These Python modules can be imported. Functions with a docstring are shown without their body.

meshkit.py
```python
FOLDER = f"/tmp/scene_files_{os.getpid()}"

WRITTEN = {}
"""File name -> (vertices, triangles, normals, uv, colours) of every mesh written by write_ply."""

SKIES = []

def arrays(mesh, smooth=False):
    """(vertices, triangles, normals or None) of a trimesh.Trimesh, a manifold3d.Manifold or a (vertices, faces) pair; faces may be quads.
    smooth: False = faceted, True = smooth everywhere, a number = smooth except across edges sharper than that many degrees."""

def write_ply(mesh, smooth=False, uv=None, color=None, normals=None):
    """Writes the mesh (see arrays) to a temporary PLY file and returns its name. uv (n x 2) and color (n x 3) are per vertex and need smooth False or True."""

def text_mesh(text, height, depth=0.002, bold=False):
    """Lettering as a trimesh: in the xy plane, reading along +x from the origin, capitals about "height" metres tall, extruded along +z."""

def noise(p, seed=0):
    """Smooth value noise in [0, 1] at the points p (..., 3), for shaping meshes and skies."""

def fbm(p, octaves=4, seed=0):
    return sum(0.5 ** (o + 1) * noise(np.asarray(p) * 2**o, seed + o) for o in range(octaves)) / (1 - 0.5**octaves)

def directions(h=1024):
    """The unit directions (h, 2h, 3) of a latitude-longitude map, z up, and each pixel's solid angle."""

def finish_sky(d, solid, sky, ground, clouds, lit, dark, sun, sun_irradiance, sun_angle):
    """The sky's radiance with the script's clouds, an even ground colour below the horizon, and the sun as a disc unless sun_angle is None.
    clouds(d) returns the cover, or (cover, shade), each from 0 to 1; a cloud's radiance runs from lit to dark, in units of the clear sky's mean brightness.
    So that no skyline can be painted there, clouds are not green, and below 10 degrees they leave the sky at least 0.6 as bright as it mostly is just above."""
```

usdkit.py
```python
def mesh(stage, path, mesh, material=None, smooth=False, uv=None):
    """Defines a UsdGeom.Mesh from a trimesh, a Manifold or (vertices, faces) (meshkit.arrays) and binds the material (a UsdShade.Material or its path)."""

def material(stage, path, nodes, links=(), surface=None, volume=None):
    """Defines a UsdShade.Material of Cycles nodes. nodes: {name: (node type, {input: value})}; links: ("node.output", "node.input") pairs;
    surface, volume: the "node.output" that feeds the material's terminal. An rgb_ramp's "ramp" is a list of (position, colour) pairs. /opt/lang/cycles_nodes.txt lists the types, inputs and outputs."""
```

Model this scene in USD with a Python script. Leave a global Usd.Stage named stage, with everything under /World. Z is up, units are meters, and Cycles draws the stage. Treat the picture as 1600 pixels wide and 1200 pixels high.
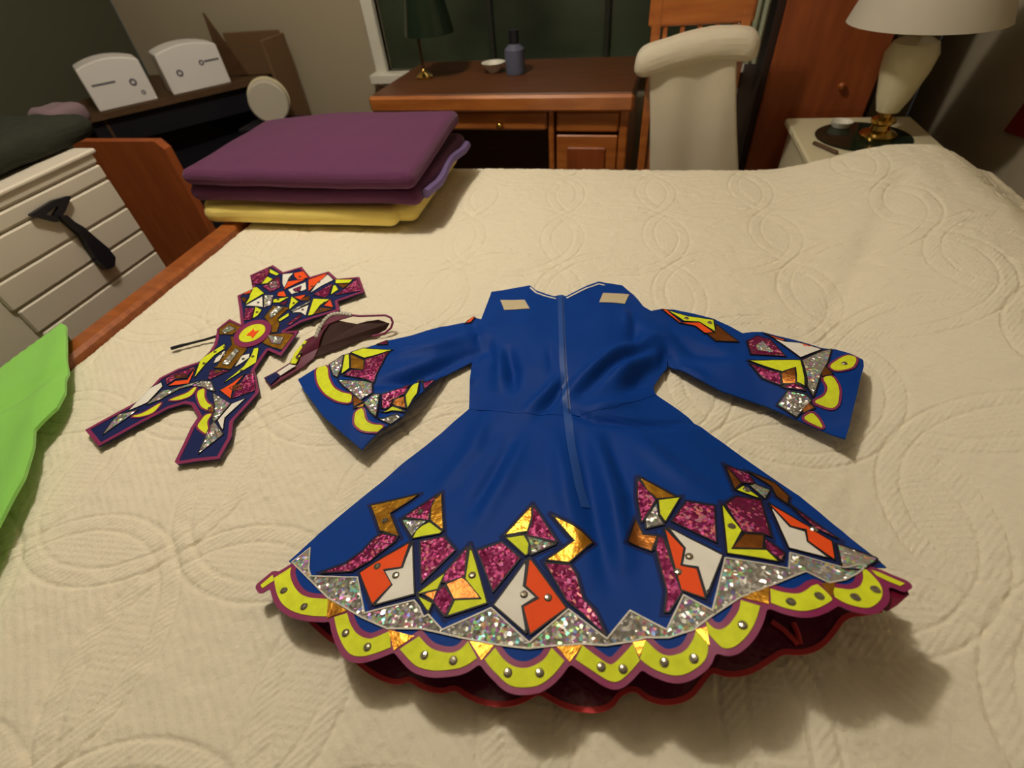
import math, random, numpy as np, trimesh, usdkit, meshkit, shapely
import manifold3d as m3
from shapely.geometry import Polygon, LineString, Point
from shapely.ops import unary_union
from scipy.spatial import Delaunay
from scipy.interpolate import RBFInterpolator
from scipy.ndimage import map_coordinates
from pxr import Usd, UsdGeom, UsdLux, UsdShade, Gf

stage = Usd.Stage.CreateInMemory()
UsdGeom.SetStageUpAxis(stage, UsdGeom.Tokens.z); UsdGeom.SetStageMetersPerUnit(stage, 1.0)
UsdGeom.Xform.Define(stage, '/World'); UsdGeom.Scope.Define(stage, '/World/Looks')

# ------------------------------------------------------------------ camera, light, exposure
BED = 0.62                                   # height of the bed top above the floor
FPX, YAW, PITCH, ROLL = 760.0, math.radians(16.336), math.radians(44.438), math.radians(-6.079)
EYE = np.array([1.0954, -0.0452, 0.6033 + BED])
cy_, sy_, cp_, sp_ = math.cos(YAW), math.sin(YAW), math.cos(PITCH), math.sin(PITCH)
FWD = np.array([-sy_ * cp_, cy_ * cp_, -sp_]); R0 = np.array([cy_, sy_, 0.0]); U0 = np.cross(R0, FWD)
RIGHT = math.cos(ROLL) * R0 + math.sin(ROLL) * U0; UP = -math.sin(ROLL) * R0 + math.cos(ROLL) * U0
cam = UsdGeom.Camera.Define(stage, '/World/camera')
M = np.eye(4); M[0, :3], M[1, :3], M[2, :3], M[3, :3] = RIGHT, UP, -FWD, EYE
cam.AddTransformOp().Set(Gf.Matrix4d(*M.ravel().tolist()))
cam.CreateHorizontalApertureAttr(36.0); cam.CreateVerticalApertureAttr(27.0); cam.CreateFocalLengthAttr(36.0 * FPX / 1600)
cam.CreateClippingRangeAttr(Gf.Vec2f(0.02, 50)); cam.CreateFStopAttr(3.4); cam.CreateFocusDistanceAttr(0.74)
cam.CreateExposureAttr(0.0)

LAMP = (0.33, 0.96, 1.68 + BED)
l1 = UsdLux.SphereLight.Define(stage, '/World/ceiling_bulb')
l1.CreateRadiusAttr(0.065); l1.CreateIntensityAttr(1.0); l1.CreateExposureAttr(0.0); l1.CreateNormalizeAttr(True)
l1.CreateIntensityAttr(16.4); l1.CreateColorAttr(Gf.Vec3f(1.0, 0.92, 0.80)); l1.AddTranslateOp().Set(Gf.Vec3d(*LAMP))
dome = UsdLux.DomeLight.Define(stage, '/World/room_dim'); dome.CreateIntensityAttr(0.012); dome.CreateColorAttr(Gf.Vec3f(0.8, 0.9, 1.0))

# ------------------------------------------------------------------ helpers
rng = np.random.default_rng(5)

def ray(px):
    px = np.asarray(px, float).reshape(-1, 2)
    return RIGHT * ((px[:, :1] - 800) / FPX) - UP * ((px[:, 1:] - 600) / FPX) + FWD

def at(px, z):
    """point(s) of the photograph on the level z above the bed top (world coordinates)"""
    d = ray(px); return EYE + d * ((z + BED - EYE[2]) / d[:, 2])[:, None]

def at_x(px, X):
    d = ray(px); return EYE + d * ((X - EYE[0]) / d[:, 0])[:, None]

def lin(r, g, b):
    return tuple(((c / 255) / 12.92 if c / 255 < 0.04045 else ((c / 255 + 0.055) / 1.055) ** 2.4) for c in (r, g, b))

_n = {}
def numbered(path):
    k = _n.get(path, -1) + 1; _n[path] = k
    return path if k == 0 else f'{path}_{k:03d}'

def thing(name, label, cat, group=None, kind=None):
    x = UsdGeom.Xform.Define(stage, numbered('/World/' + name)); p = x.GetPrim()
    data(p, label, cat, group, kind); return p

def data(p, label=None, cat=None, group=None, kind=None):
    for k, v in (('label', label), ('category', cat), ('group', group), ('kind', kind)):
        if v: p.SetCustomDataByKey(k, v)
    return p

def obj(name, mesh, mat, parent=None, label=None, cat=None, group=None, kind=None, smooth=35):
    base = '/World' if parent is None else str(parent.GetPath())
    m = usdkit.mesh(stage, numbered(base + '/' + name), mesh, mat, smooth=smooth)
    return data(m.GetPrim(), label, cat, group, kind)

def mat(name, col, rough=0.6, metal=0.0, noise=None, bump=None, spec=0.4, sheen=0.0, coat=0.0, col2=None, stretch=None, trans=0.0):
    """noise: scale of a two-tone colour variation; bump: (scale, strength, distance)"""
    n = {'p': ('principled_bsdf', dict(base_color=col, roughness=rough, metallic=metal, specular_ior_level=spec, sheen_weight=sheen, coat_weight=coat, transmission_weight=trans)), 'tc': ('texture_coordinate', {})}
    l = []
    src = 'tc.object'
    if stretch:
        n['mp'] = ('mapping', {'scale': stretch}); l.append(('tc.object', 'mp.vector')); src = 'mp.vector'
    if noise:
        c2 = col2 or tuple(c * 0.72 for c in col)
        n['nz'] = ('noise_texture', {'scale': noise, 'detail': 4}); n['rp'] = ('rgb_ramp', {'ramp': [(0.3, c2), (0.7, col)]})
        l += [(src, 'nz.vector'), ('nz.fac', 'rp.fac'), ('rp.color', 'p.base_color')]
    if bump:
        n['bn'] = ('noise_texture', {'scale': bump[0], 'detail': 3}); n['bp'] = ('bump', {'strength': bump[1], 'distance': bump[2]})
        l += [(src, 'bn.vector'), ('bn.fac', 'bp.height'), ('bp.normal', 'p.normal')]
    return usdkit.material(stage, '/World/Looks/' + name, n, l, surface='p.BSDF')

def foil(name, base, spark, cell=170, frac=0.82, metal=0.85, rough=0.3, tilt=0.9, sat=0.9):
    """holographic foil: small cells, each tilted its own way, a few with coloured glints painted into the base colour"""
    n = {'tc': ('texture_coordinate', {}), 'v': ('voronoi_texture', {'scale': cell}),
         'wn': ('white_noise_texture', {'dimensions': '3D'}), 'h': ('combine_color', {'color_type': 'hsv', 'g': sat, 'b': 1.0}),
         'wn2': ('noise_texture', {'scale': 24, 'detail': 2}), 'pick': ('math', {'math_type': 'greater_than', 'value2': frac}),
         'sc': ('separate_color', {'color_type': 'rgb'}), 'add': ('math', {'math_type': 'multiply_add', 'value2': 0.55}), 'sub': ('math', {'math_type': 'subtract'}),
         'm': ('mix_color', {'blend_type': 'mix', 'a': base}), 'hm': ('mix_color', {'blend_type': 'mix', 'fac': spark[3], 'b': spark[:3]}),
         'g': ('geometry', {}), 'vs': ('vector_math', {'math_type': 'subtract', 'vector2': (0.5, 0.5, 0.5)}), 'vk': ('vector_math', {'math_type': 'scale', 'scale': tilt}), 'va': ('vector_math', {'math_type': 'add'}), 'vn': ('vector_math', {'math_type': 'normalize'}), 'p': ('principled_bsdf', dict(metallic=metal, roughness=rough))}
    l = [('tc.object', 'v.vector'), ('v.color', 'sc.color'), ('sc.r', 'h.r'), ('tc.object', 'wn2.vector'), ('sc.g', 'add.value1'), ('wn2.fac', 'add.value3'), ('add.value', 'pick.value1'),
         ('h.color', 'hm.a'), ('pick.value', 'm.fac'), ('hm.result', 'm.b'), ('m.result', 'p.base_color'), ('v.color', 'vs.vector1'), ('vs.vector', 'vk.vector1'), ('vk.vector', 'va.vector1'), ('g.normal', 'va.vector2'), ('va.vector', 'vn.vector1'), ('vn.vector', 'p.normal')]
    del n['wn'], n['sub']
    return usdkit.material(stage, '/World/Looks/' + name, n, l, surface='p.BSDF')

def cham(x0, x1, y0, y1, z0, z1, c=0.004):
    """chamfered box"""
    c = min(c, (x1 - x0) / 3, (y1 - y0) / 3, (z1 - z0) / 3)
    p = [(a, b, d) for X in ((x0, 1), (x1, -1)) for Y in ((y0, 1), (y1, -1)) for Z in ((z0, 1), (z1, -1))
         for a, b, d in ((X[0], Y[0] + c * Y[1], Z[0] + c * Z[1]), (X[0] + c * X[1], Y[0], Z[0] + c * Z[1]), (X[0] + c * X[1], Y[0] + c * Y[1], Z[0]))]
    return trimesh.convex.convex_hull(np.array(p))

def rounded(sx, sy, sz, r, edge=0.02):
    """rounded block centred on the origin, finely divided, ready to be displaced"""
    s = m3.Manifold.sphere(r, 16)
    hull = m3.Manifold.batch_hull([s.translate((a * (sx / 2 - r), b * (sy / 2 - r), c * (sz / 2 - r))) for a in (-1, 1) for b in (-1, 1) for c in (-1, 1)]).refine_to_length(edge).to_mesh()
    return trimesh.Trimesh(hull.vert_properties[:, :3], hull.tri_verts, process=False)

def lump(m, amp, freq, seed):
    v = np.array(m.vertices); n = np.stack([meshkit.fbm(v * freq, 3, seed + k) for k in range(3)], 1) - 0.5
    m.vertices = v + amp * 2 * n; return m

def lathe(prof, n=32):
    return trimesh.creation.revolve(np.array(prof, float), sections=n)

def moved(m, loc=(0, 0, 0), rz=0.0, rx=0.0, ry=0.0):
    m = m.copy(); T = trimesh.transformations.euler_matrix(rx, ry, rz); T[:3, 3] = loc; m.apply_transform(T); return m

def prism(poly, z0, z1):
    m = trimesh.creation.extrude_polygon(poly, z1 - z0, engine='earcut'); m.apply_translation((0, 0, z0)); return m

def join(ms): return trimesh.util.concatenate(ms)

def tube(path, r, n=8):
    path = np.asarray(path, float); t = np.gradient(path, axis=0); t /= np.linalg.norm(t, axis=1)[:, None] + 1e-12
    a = np.cross(t, [0.02, 0.05, 1.0]); a /= np.linalg.norm(a, axis=1)[:, None] + 1e-12; b = np.cross(t, a)
    ang = np.arange(n) / n * 2 * np.pi; rr = np.broadcast_to(r, (len(path),))
    v = (path[:, None] + rr[:, None, None] * (np.cos(ang)[None, :, None] * a[:, None] + np.sin(ang)[None, :, None] * b[:, None])).reshape(-1, 3)
    f = [(i * n + j, i * n + (j + 1) % n, (i + 1) * n + (j + 1) % n, (i + 1) * n + j) for i in range(len(path) - 1) for j in range(n)]
    f = np.array(f); f = np.vstack([f[:, [0, 1, 2]], f[:, [0, 2, 3]]])
    caps = [(0, j + 1, j) for j in range(1, n - 1)] + [((len(path) - 1) * n, (len(path) - 1) * n + j, (len(path) - 1) * n + j + 1) for j in range(1, n - 1)]
    return trimesh.Trimesh(v, np.vstack([f, caps]), process=False)

# ---- cloth heights: a grid of heights above the bed top
class Height:
    def __init__(s, x0, x1, y0, y1, step=0.003):
        s.x0, s.y0, s.d = x0, y0, step
        s.nx, s.ny = int((x1 - x0) / step) + 1, int((y1 - y0) / step) + 1
        s.X, s.Y = np.meshgrid(x0 + np.arange(s.nx) * step, y0 + np.arange(s.ny) * step)
        s.Z = np.zeros_like(s.X)
    def fit(s, pts, k=6):
        pts = np.array(pts, float); w = np.array([at(p[:2], p[2])[0] for p in pts])
        f = RBFInterpolator(w[:, :2], pts[:, 2], kernel='linear', smoothing=0.0004)
        X, Y = s.X[::k, ::k], s.Y[::k, ::k]
        z = f(np.stack([X.ravel(), Y.ravel()], 1)).reshape(X.shape)
        gy, gx = np.mgrid[0:s.ny, 0:s.nx] / k
        s.Z = map_coordinates(z, [gy, gx], order=3, mode='nearest')
    def fold(s, px, amp, w, z=0.03):
        """a ridge (amp > 0) or a valley along a line, tapering to its ends"""
        p = at(px, z)[:, :2]; best = np.full(s.X.shape, 1e9); tt = np.zeros(s.X.shape); L = np.r_[0, np.cumsum(np.linalg.norm(np.diff(p, axis=0), axis=1))]
        for i in range(len(p) - 1):
            a, b = p[i], p[i + 1]; e = b - a; u = np.clip(((s.X - a[0]) * e[0] + (s.Y - a[1]) * e[1]) / (e @ e), 0, 1)
            d = np.hypot(s.X - a[0] - u * e[0], s.Y - a[1] - u * e[1]); m = d < best
            best[m] = d[m]; tt[m] = (L[i] + u[m] * (L[i + 1] - L[i])) / L[-1]
        s.Z += amp * np.exp(-(best / w) ** 2) * np.clip(np.sin(np.pi * (0.06 + 0.88 * tt)), 0, 1) ** 0.7
    def __call__(s, x, y):
        x, y = np.atleast_1d(x), np.atleast_1d(y); z = map_coordinates(s.Z, [(y - s.y0) / s.d, (x - s.x0) / s.d], order=1, mode='nearest')
        return z if len(z) > 1 else float(z[0])
    def trace(s, px):
        """where the sight lines through these points of the photograph meet the cloth"""
        d = ray(px); z = np.full(len(d), 0.03)
        for _ in range(40):
            w = EYE + d * ((z + BED - EYE[2]) / d[:, 2])[:, None]; z = 0.5 * z + 0.5 * s(w[:, 0], w[:, 1])
        return w[:, :2]

def outline(poly, step):
    out = []
    for ring in [poly.exterior, *poly.interiors]:
        n = max(6, int(ring.length / step)); c = np.array(ring.coords)[:-1]
        p = np.array([ring.interpolate(t, normalized=True).coords[0] for t in np.arange(n) / n]); out += [c, p]
    return np.vstack(out)

def sheet(poly, h, off=0.0, thick=0.0015, step=0.006):
    """a cloth piece: the outline laid over the heights h, a thin closed shell"""
    parts = []
    for g in getattr(poly, 'geoms', [poly]):
        if g.geom_type != 'Polygon' or g.area < 2e-7: continue
        b = outline(g, step); x0, y0, x1, y1 = g.bounds
        gx, gy = np.meshgrid(np.arange(x0, x1, step), np.arange(y0, y1, step)); gx = gx + (np.arange(gx.shape[0]) % 2)[:, None] * step / 2
        q = np.stack([gx.ravel(), gy.ravel()], 1); inner = g.buffer(-0.45 * step)
        if not inner.is_empty and len(q): q = q[shapely.contains_xy(inner, q[:, 0], q[:, 1])]
        else: q = q[:0]
        p = np.unique(np.round(np.vstack([b, q]), 6), axis=0)
        if len(p) < 3: continue
        t = Delaunay(p).simplices; c = p[t].mean(1); t = t[shapely.contains_xy(g, c[:, 0], c[:, 1])]
        a = p[t]; cr = (a[:, 1, 0] - a[:, 0, 0]) * (a[:, 2, 1] - a[:, 0, 1]) - (a[:, 1, 1] - a[:, 0, 1]) * (a[:, 2, 0] - a[:, 0, 0])
        t = t[np.abs(cr) > 1e-11]; cr = cr[np.abs(cr) > 1e-11]; t[cr < 0] = t[cr < 0][:, ::-1]
        if not len(t): continue
        z = h(p[:, 0], p[:, 1]) + BED; n = len(p)
        top = np.c_[p, z + off + thick]; bot = np.c_[p, z + off]
        e = np.sort(np.vstack([t[:, [0, 1]], t[:, [1, 2]], t[:, [2, 0]]]), 1); d = np.vstack([t[:, [0, 1]], t[:, [1, 2]], t[:, [2, 0]]])
        _, inv, cnt = np.unique(e, axis=0, return_inverse=True, return_counts=True); d = d[cnt[inv.ravel()] == 1]
        side = np.vstack([np.c_[d[:, 1], d[:, 0], d[:, 0] + n], np.c_[d[:, 1], d[:, 0] + n, d[:, 1] + n]])
        m = trimesh.Trimesh(np.vstack([top, bot]), np.vstack([t, t[:, ::-1] + n, side]), process=False); m.remove_unreferenced_vertices(); parts.append(m)
    return join(parts) if parts else None

CROPS = {'A': (400, 750, 5), 'B': (640, 770, 5), 'C': (940, 720, 5), 'D': (1120, 720, 5), 'E': (400, 880, 5), 'F': (640, 890, 5), 'G': (860, 890, 5), 'H': (1100, 870, 40 / 9),
         'P': (340, 400, 16 / 3), 'Q': (120, 520, 16 / 3), 'S': (440, 480, 5), 'T': (1020, 460, 32 / 7), 'N': (740, 430, 5), '1': (0, 0, 1)}
def px(crop, s):
    ox, oy, k = CROPS[crop]; return np.array([[ox + float(a) / k, oy + float(b) / k] for a, b in (q.split(',') for q in s.split())])

def shape(h, crop, s, curve=False):
    p = px(crop, s) if isinstance(s, str) else s
    if curve:
        for _ in range(2): q = np.roll(p, -1, 0); p = np.stack([0.8 * p + 0.2 * q, 0.2 * p + 0.8 * q], 1).reshape(-1, 2)
    g = Polygon(h.trace(p)); return g if g.is_valid else g.buffer(0)

# ------------------------------------------------------------------ materials
K = {}
K['navy'] = mat('navy_satin', lin(8, 60, 146), 0.58, spec=0.12, bump=(900, 0.15, 0.0006))
K['dark_navy'] = mat('dark_navy_felt', lin(26, 38, 92), 0.7, spec=0.2)
K['black'] = mat('black_cord', lin(20, 16, 24), 0.6)
K['lime'] = mat('lime_felt', lin(234, 244, 44), 0.7, noise=90, col2=lin(218, 228, 30), bump=(700, 0.25, 0.0006))
K['orange'] = mat('orange_felt', lin(250, 84, 18), 0.75, bump=(700, 0.2, 0.0006))
K['white'] = mat('white_felt', lin(248, 244, 234), 0.75, noise=30, col2=lin(236, 231, 220), bump=(700, 0.2, 0.0006))
K['gold'] = mat('gold_foil', lin(232, 172, 58), 0.32, 0.8, bump=(120, 0.4, 0.003), noise=60, col2=lin(176, 112, 34))
K['bronze'] = mat('bronze_foil', lin(176, 108, 44), 0.38, 0.75, bump=(90, 0.5, 0.003), noise=40, col2=lin(140, 82, 36))
K['magenta'] = foil('magenta_foil', lin(132, 22, 80), (1.0, 0.12, 0.35, 0.75), cell=300, frac=0.96, metal=0.5, rough=0.42, tilt=0.65)
K['silver'] = foil('silver_foil', lin(184, 180, 172), (1.0, 1.0, 1.0, 0.3), cell=300, frac=0.90, metal=0.6, rough=0.34, tilt=1.1)
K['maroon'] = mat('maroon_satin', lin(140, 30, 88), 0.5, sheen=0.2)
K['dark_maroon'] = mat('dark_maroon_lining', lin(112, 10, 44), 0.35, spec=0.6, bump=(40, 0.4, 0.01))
K['red'] = mat('coral_binding', lin(216, 60, 62), 0.6)
K['silver_cord'] = mat('silver_cord', lin(206, 200, 188), 0.5, 0.1, bump=(500, 0.6, 0.001))
K['velcro'] = mat('beige_velcro', lin(206, 190, 156), 0.95, bump=(900, 0.6, 0.001))
K['stone'] = usdkit.material(stage, '/World/Looks/rhinestone', {'p': ('principled_bsdf', dict(base_color=lin(168, 160, 146), metallic=0.8, roughness=0.12, coat_weight=0.6))}, [], surface='p.BSDF')
K['zip'] = mat('blue_zip_tape', lin(34, 78, 156), 0.5)
K['zip_seam'] = mat('zip_seam_blue', lin(22, 46, 104), 0.6)
K['maroon_dark'] = mat('dark_maroon_satin', lin(104, 34, 62), 0.5)
K['clear'] = usdkit.material(stage, '/World/Looks/clear_stone', {'p': ('principled_bsdf', dict(base_color=lin(226, 220, 210), metallic=0.5, roughness=0.22, coat_weight=0.6))}, [], surface='p.BSDF')
K['lining'] = mat('dark_brown_lining', lin(74, 50, 46), 0.85, bump=(600, 0.4, 0.001))
K['wood'] = mat('orange_brown_wood', lin(176, 98, 42), 0.38, noise=7, col2=lin(142, 72, 28), stretch=(1, 8, 8), spec=0.5, coat=0.3)
K['dresser'] = mat('honey_brown_wood', lin(188, 112, 50), 0.34, noise=6, col2=lin(156, 86, 36), stretch=(1, 7, 7), spec=0.5, coat=0.4)
K['dresser_top'] = mat('dark_honey_wood', lin(104, 62, 36), 0.4, noise=6, col2=lin(84, 48, 26), stretch=(1, 7, 7), spec=0.4)
K['shaded_wood'] = mat('shaded_brown_wood', lin(46, 26, 16), 0.6)  # shade on the armoire side, put into the wood colour
K['redwood'] = mat('red_brown_wood', lin(156, 80, 38), 0.45, noise=5, col2=lin(128, 62, 28), stretch=(7, 7, 1))
K['darkwood'] = mat('dark_brown_wood', lin(96, 70, 46), 0.5, noise=6, stretch=(1, 6, 6))
K['quilt'] = mat('cream_cotton_quilt', lin(238, 228, 205), 0.95, spec=0.15, bump=(190, 0.45, 0.0024))
K['purple'] = mat('plum_fleece', lin(100, 54, 88), 0.95, spec=0.1, sheen=0.15, bump=(300, 0.5, 0.002))
K['lilac'] = mat('lilac_binding', lin(112, 92, 140), 0.7)
K['yellow'] = mat('yellow_fleece', lin(252, 228, 126), 0.9, spec=0.1, sheen=0.3, bump=(260, 0.4, 0.002))
K['green'] = mat('lime_green_jersey', lin(146, 216, 98), 0.85, spec=0.15, sheen=0.2, bump=(500, 0.3, 0.001))
K['plastic'] = mat('white_plastic', lin(214, 204, 188), 0.5)
K['blackplastic'] = mat('black_plastic', lin(26, 26, 34), 0.4)
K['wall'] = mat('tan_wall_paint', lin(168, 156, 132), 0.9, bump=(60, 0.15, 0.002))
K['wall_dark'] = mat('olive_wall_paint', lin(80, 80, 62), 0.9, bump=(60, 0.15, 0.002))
K['ceiling'] = mat('ceiling_paint', lin(205, 198, 180), 0.95)
K['carpet'] = mat('tan_carpet', lin(150, 132, 108), 1.0, noise=120, bump=(240, 0.8, 0.004))
K['trim'] = mat('white_trim_paint', lin(222, 218, 204), 0.5)
K['night'] = mat('night_glass', lin(70, 80, 60), 0.25, noise=2.2, col2=lin(40, 46, 36), spec=0.5)
K['paper'] = mat('white_card', lin(235, 230, 226), 0.8)
K['ink'] = mat('grey_ink', lin(110, 104, 110), 0.8)
K['card'] = mat('brown_card', lin(112, 84, 56), 0.85)
K['linen'] = mat('off_white_cotton', lin(214, 204, 182), 0.95, bump=(350, 0.4, 0.002))
K['ceramic'] = mat('cream_ceramic', lin(222, 214, 178), 0.25, coat=0.4)
K['brass'] = mat('polished_brass', lin(214, 174, 92), 0.16, 1.0)
K['shade'] = mat('white_lampshade', lin(190, 182, 166), 0.9)
K['mat_green'] = mat('dark_green_glass', lin(28, 40, 28), 0.15)
K['cream'] = mat('cream_paint', lin(216, 206, 172), 0.5)
K['darkfabric'] = mat('black_green_cloth', lin(40, 42, 32), 0.95, bump=(120, 0.5, 0.004))
K['pink'] = mat('mauve_cloth', lin(116, 96, 102), 0.95)
K['palegreen'] = mat('pale_green_cloth', lin(140, 160, 100), 0.9)
K['navycloth'] = mat('dark_navy_cloth', lin(34, 34, 62), 0.9)
K['olive'] = mat('olive_yellow_cloth', lin(150, 130, 40), 0.9)
K['redboard'] = mat('red_brown_board', lin(178, 94, 44), 0.6, noise=5, col2=lin(156, 78, 36), stretch=(7, 7, 1))
K['curtain'] = mat('grey_green_curtain', lin(150, 156, 132), 0.9)
K['redcloth'] = mat('dark_red_cloth', lin(128, 26, 24), 0.85)

# ------------------------------------------------------------------ the room
XL, XR, YB, YF, H = -1.49, 2.2, -1.5, 2.5, 2.5
def struct(name, mesh, m, label, cat, parent=None):
    return obj(name, mesh, m, parent, label, cat, kind='structure') if parent is None else obj(name, mesh, m, parent)
struct('floor', cham(XL, XR, YB, YF, -0.06, 0.0), K['carpet'], 'tan carpeted bedroom floor around the bed', 'floor')
struct('ceiling', cham(XL, XR, YB, YF, H, H + 0.06), K['ceiling'], 'off-white ceiling above the bed, outside the picture', 'ceiling')
struct('wall_left', cham(XL - 0.08, XL, YB, YF, 0, H), K['wall_dark'], 'dark olive wall at upper left', 'wall')
struct('wall_right', cham(XR, XR + 0.08, YB, YF, 0, H), K['wall'], 'tan wall beside the lamp at the right', 'wall')
struct('wall_front', cham(XL, XR, YB - 0.08, YB, 0, H), K['wall'], 'tan wall behind the camera', 'wall')
w0, w1, s0 = -0.10, 1.44, 0.075 + BED
wb = join([cham(XL, w0, YF, YF + 0.1, 0, H, 0.001), cham(w1, XR, YF, YF + 0.1, 0, H, 0.001), cham(w0, w1, YF, YF + 0.1, 0, s0, 0.001), cham(w0, w1, YF, YF + 0.1, 2.1, H, 0.001)])
struct('wall_back', wb, K['wall'], 'tan far wall with the dark window in it', 'wall')
win = thing('window_1', 'wide dark window with white frame behind the dresser', 'window', kind='structure')
fr = 0.055
obj('window_frame', join([cham(w0 - fr, w0, YF - 0.03, YF + 0.03, s0 - fr, 2.1 + fr), cham(w1, w1 + fr, YF - 0.03, YF + 0.03, s0 - fr, 2.1 + fr), cham(w0 - fr, w1 + fr, YF - 0.03, YF + 0.03, 2.1, 2.1 + fr)]), K['trim'], win)
obj('window_sill', cham(w0 - fr - 0.02, w1 + fr + 0.02, YF - 0.07, YF + 0.03, s0 - 0.04, s0), K['trim'], win)
obj('pane', cham(w0, w1, YF + 0.035, YF + 0.045, s0, 2.1, 0.001), K['night'], win)
for xm in (0.42, 0.93): obj('mullion', cham(xm - 0.012, xm + 0.012, YF + 0.01, YF + 0.034, s0, 2.1), K['darkfabric'], win, 'dark narrow window bar')

# ------------------------------------------------------------------ bed and quilt
bed = thing('bed', 'bed with orange-brown wooden foot rail showing along the left', 'bed')
obj('mattress', cham(0.02, 2.0, 0.0, 1.5, 0.30, BED - 0.035, 0.03), K['linen'], bed)
obj('foot_rail', cham(-0.058, -0.003, -0.12, 1.60, BED - 0.10, BED + 0.008, 0.008), K['wood'], bed)
obj('footboard', cham(-0.045, -0.015, -0.08, 1.56, 0.10, BED - 0.10, 0.004), K['wood'], bed)
for y in (-0.12, 1.54): obj('leg', cham(-0.06, 0.0, y, y + 0.06, 0.0, BED - 0.10, 0.006), K['wood'], bed)
for y in (0.02, 1.46): obj('side_rail', cham(0.0, 2.03, y, y + 0.025, 0.16, 0.30, 0.004), K['wood'], bed)
for y in (0.0, 1.44): obj('leg', cham(1.97, 2.03, y, y + 0.06, 0.0, 0.30, 0.006), K['wood'], bed)

def groove(d, w): return np.exp(-(d / w) ** 2)
def quilt_soft(x, y):
    """pillow under the quilt at the head, slow sag and creases"""
    sx = np.clip((x - 1.42) / 0.36, 0, 1); rise = sx * sx * (3 - 2 * sx); fall = np.clip((2.05 - x) / 0.22, 0, 1); fall = fall * fall * (3 - 2 * fall)
    ey = np.clip((1.57 - y) / 0.10, 0, 1); ey = ey * ey * (3 - 2 * ey)
    z = 0.085 * rise * fall * ey
    w = at(np.array([[1388, 318], [1352, 400], [1298, 492]]), 0.0)
    for a, b in zip(w[:-1], w[1:]):
        e = (b - a)[:2]; t = np.clip(((x - a[0]) * e[0] + (y - a[1]) * e[1]) / (e @ e), 0, 1)
        z = z - 0.007 * np.exp(-(((x - a[0] - t * e[0]) ** 2 + (y - a[1] - t * e[1]) ** 2) / 0.028 ** 2))
    z = z + 0.004 * (meshkit.fbm(np.stack([x * 3.1, y * 3.1, x * 0 + 1.7], -1), 3, 3) - 0.5)
    return z
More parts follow.
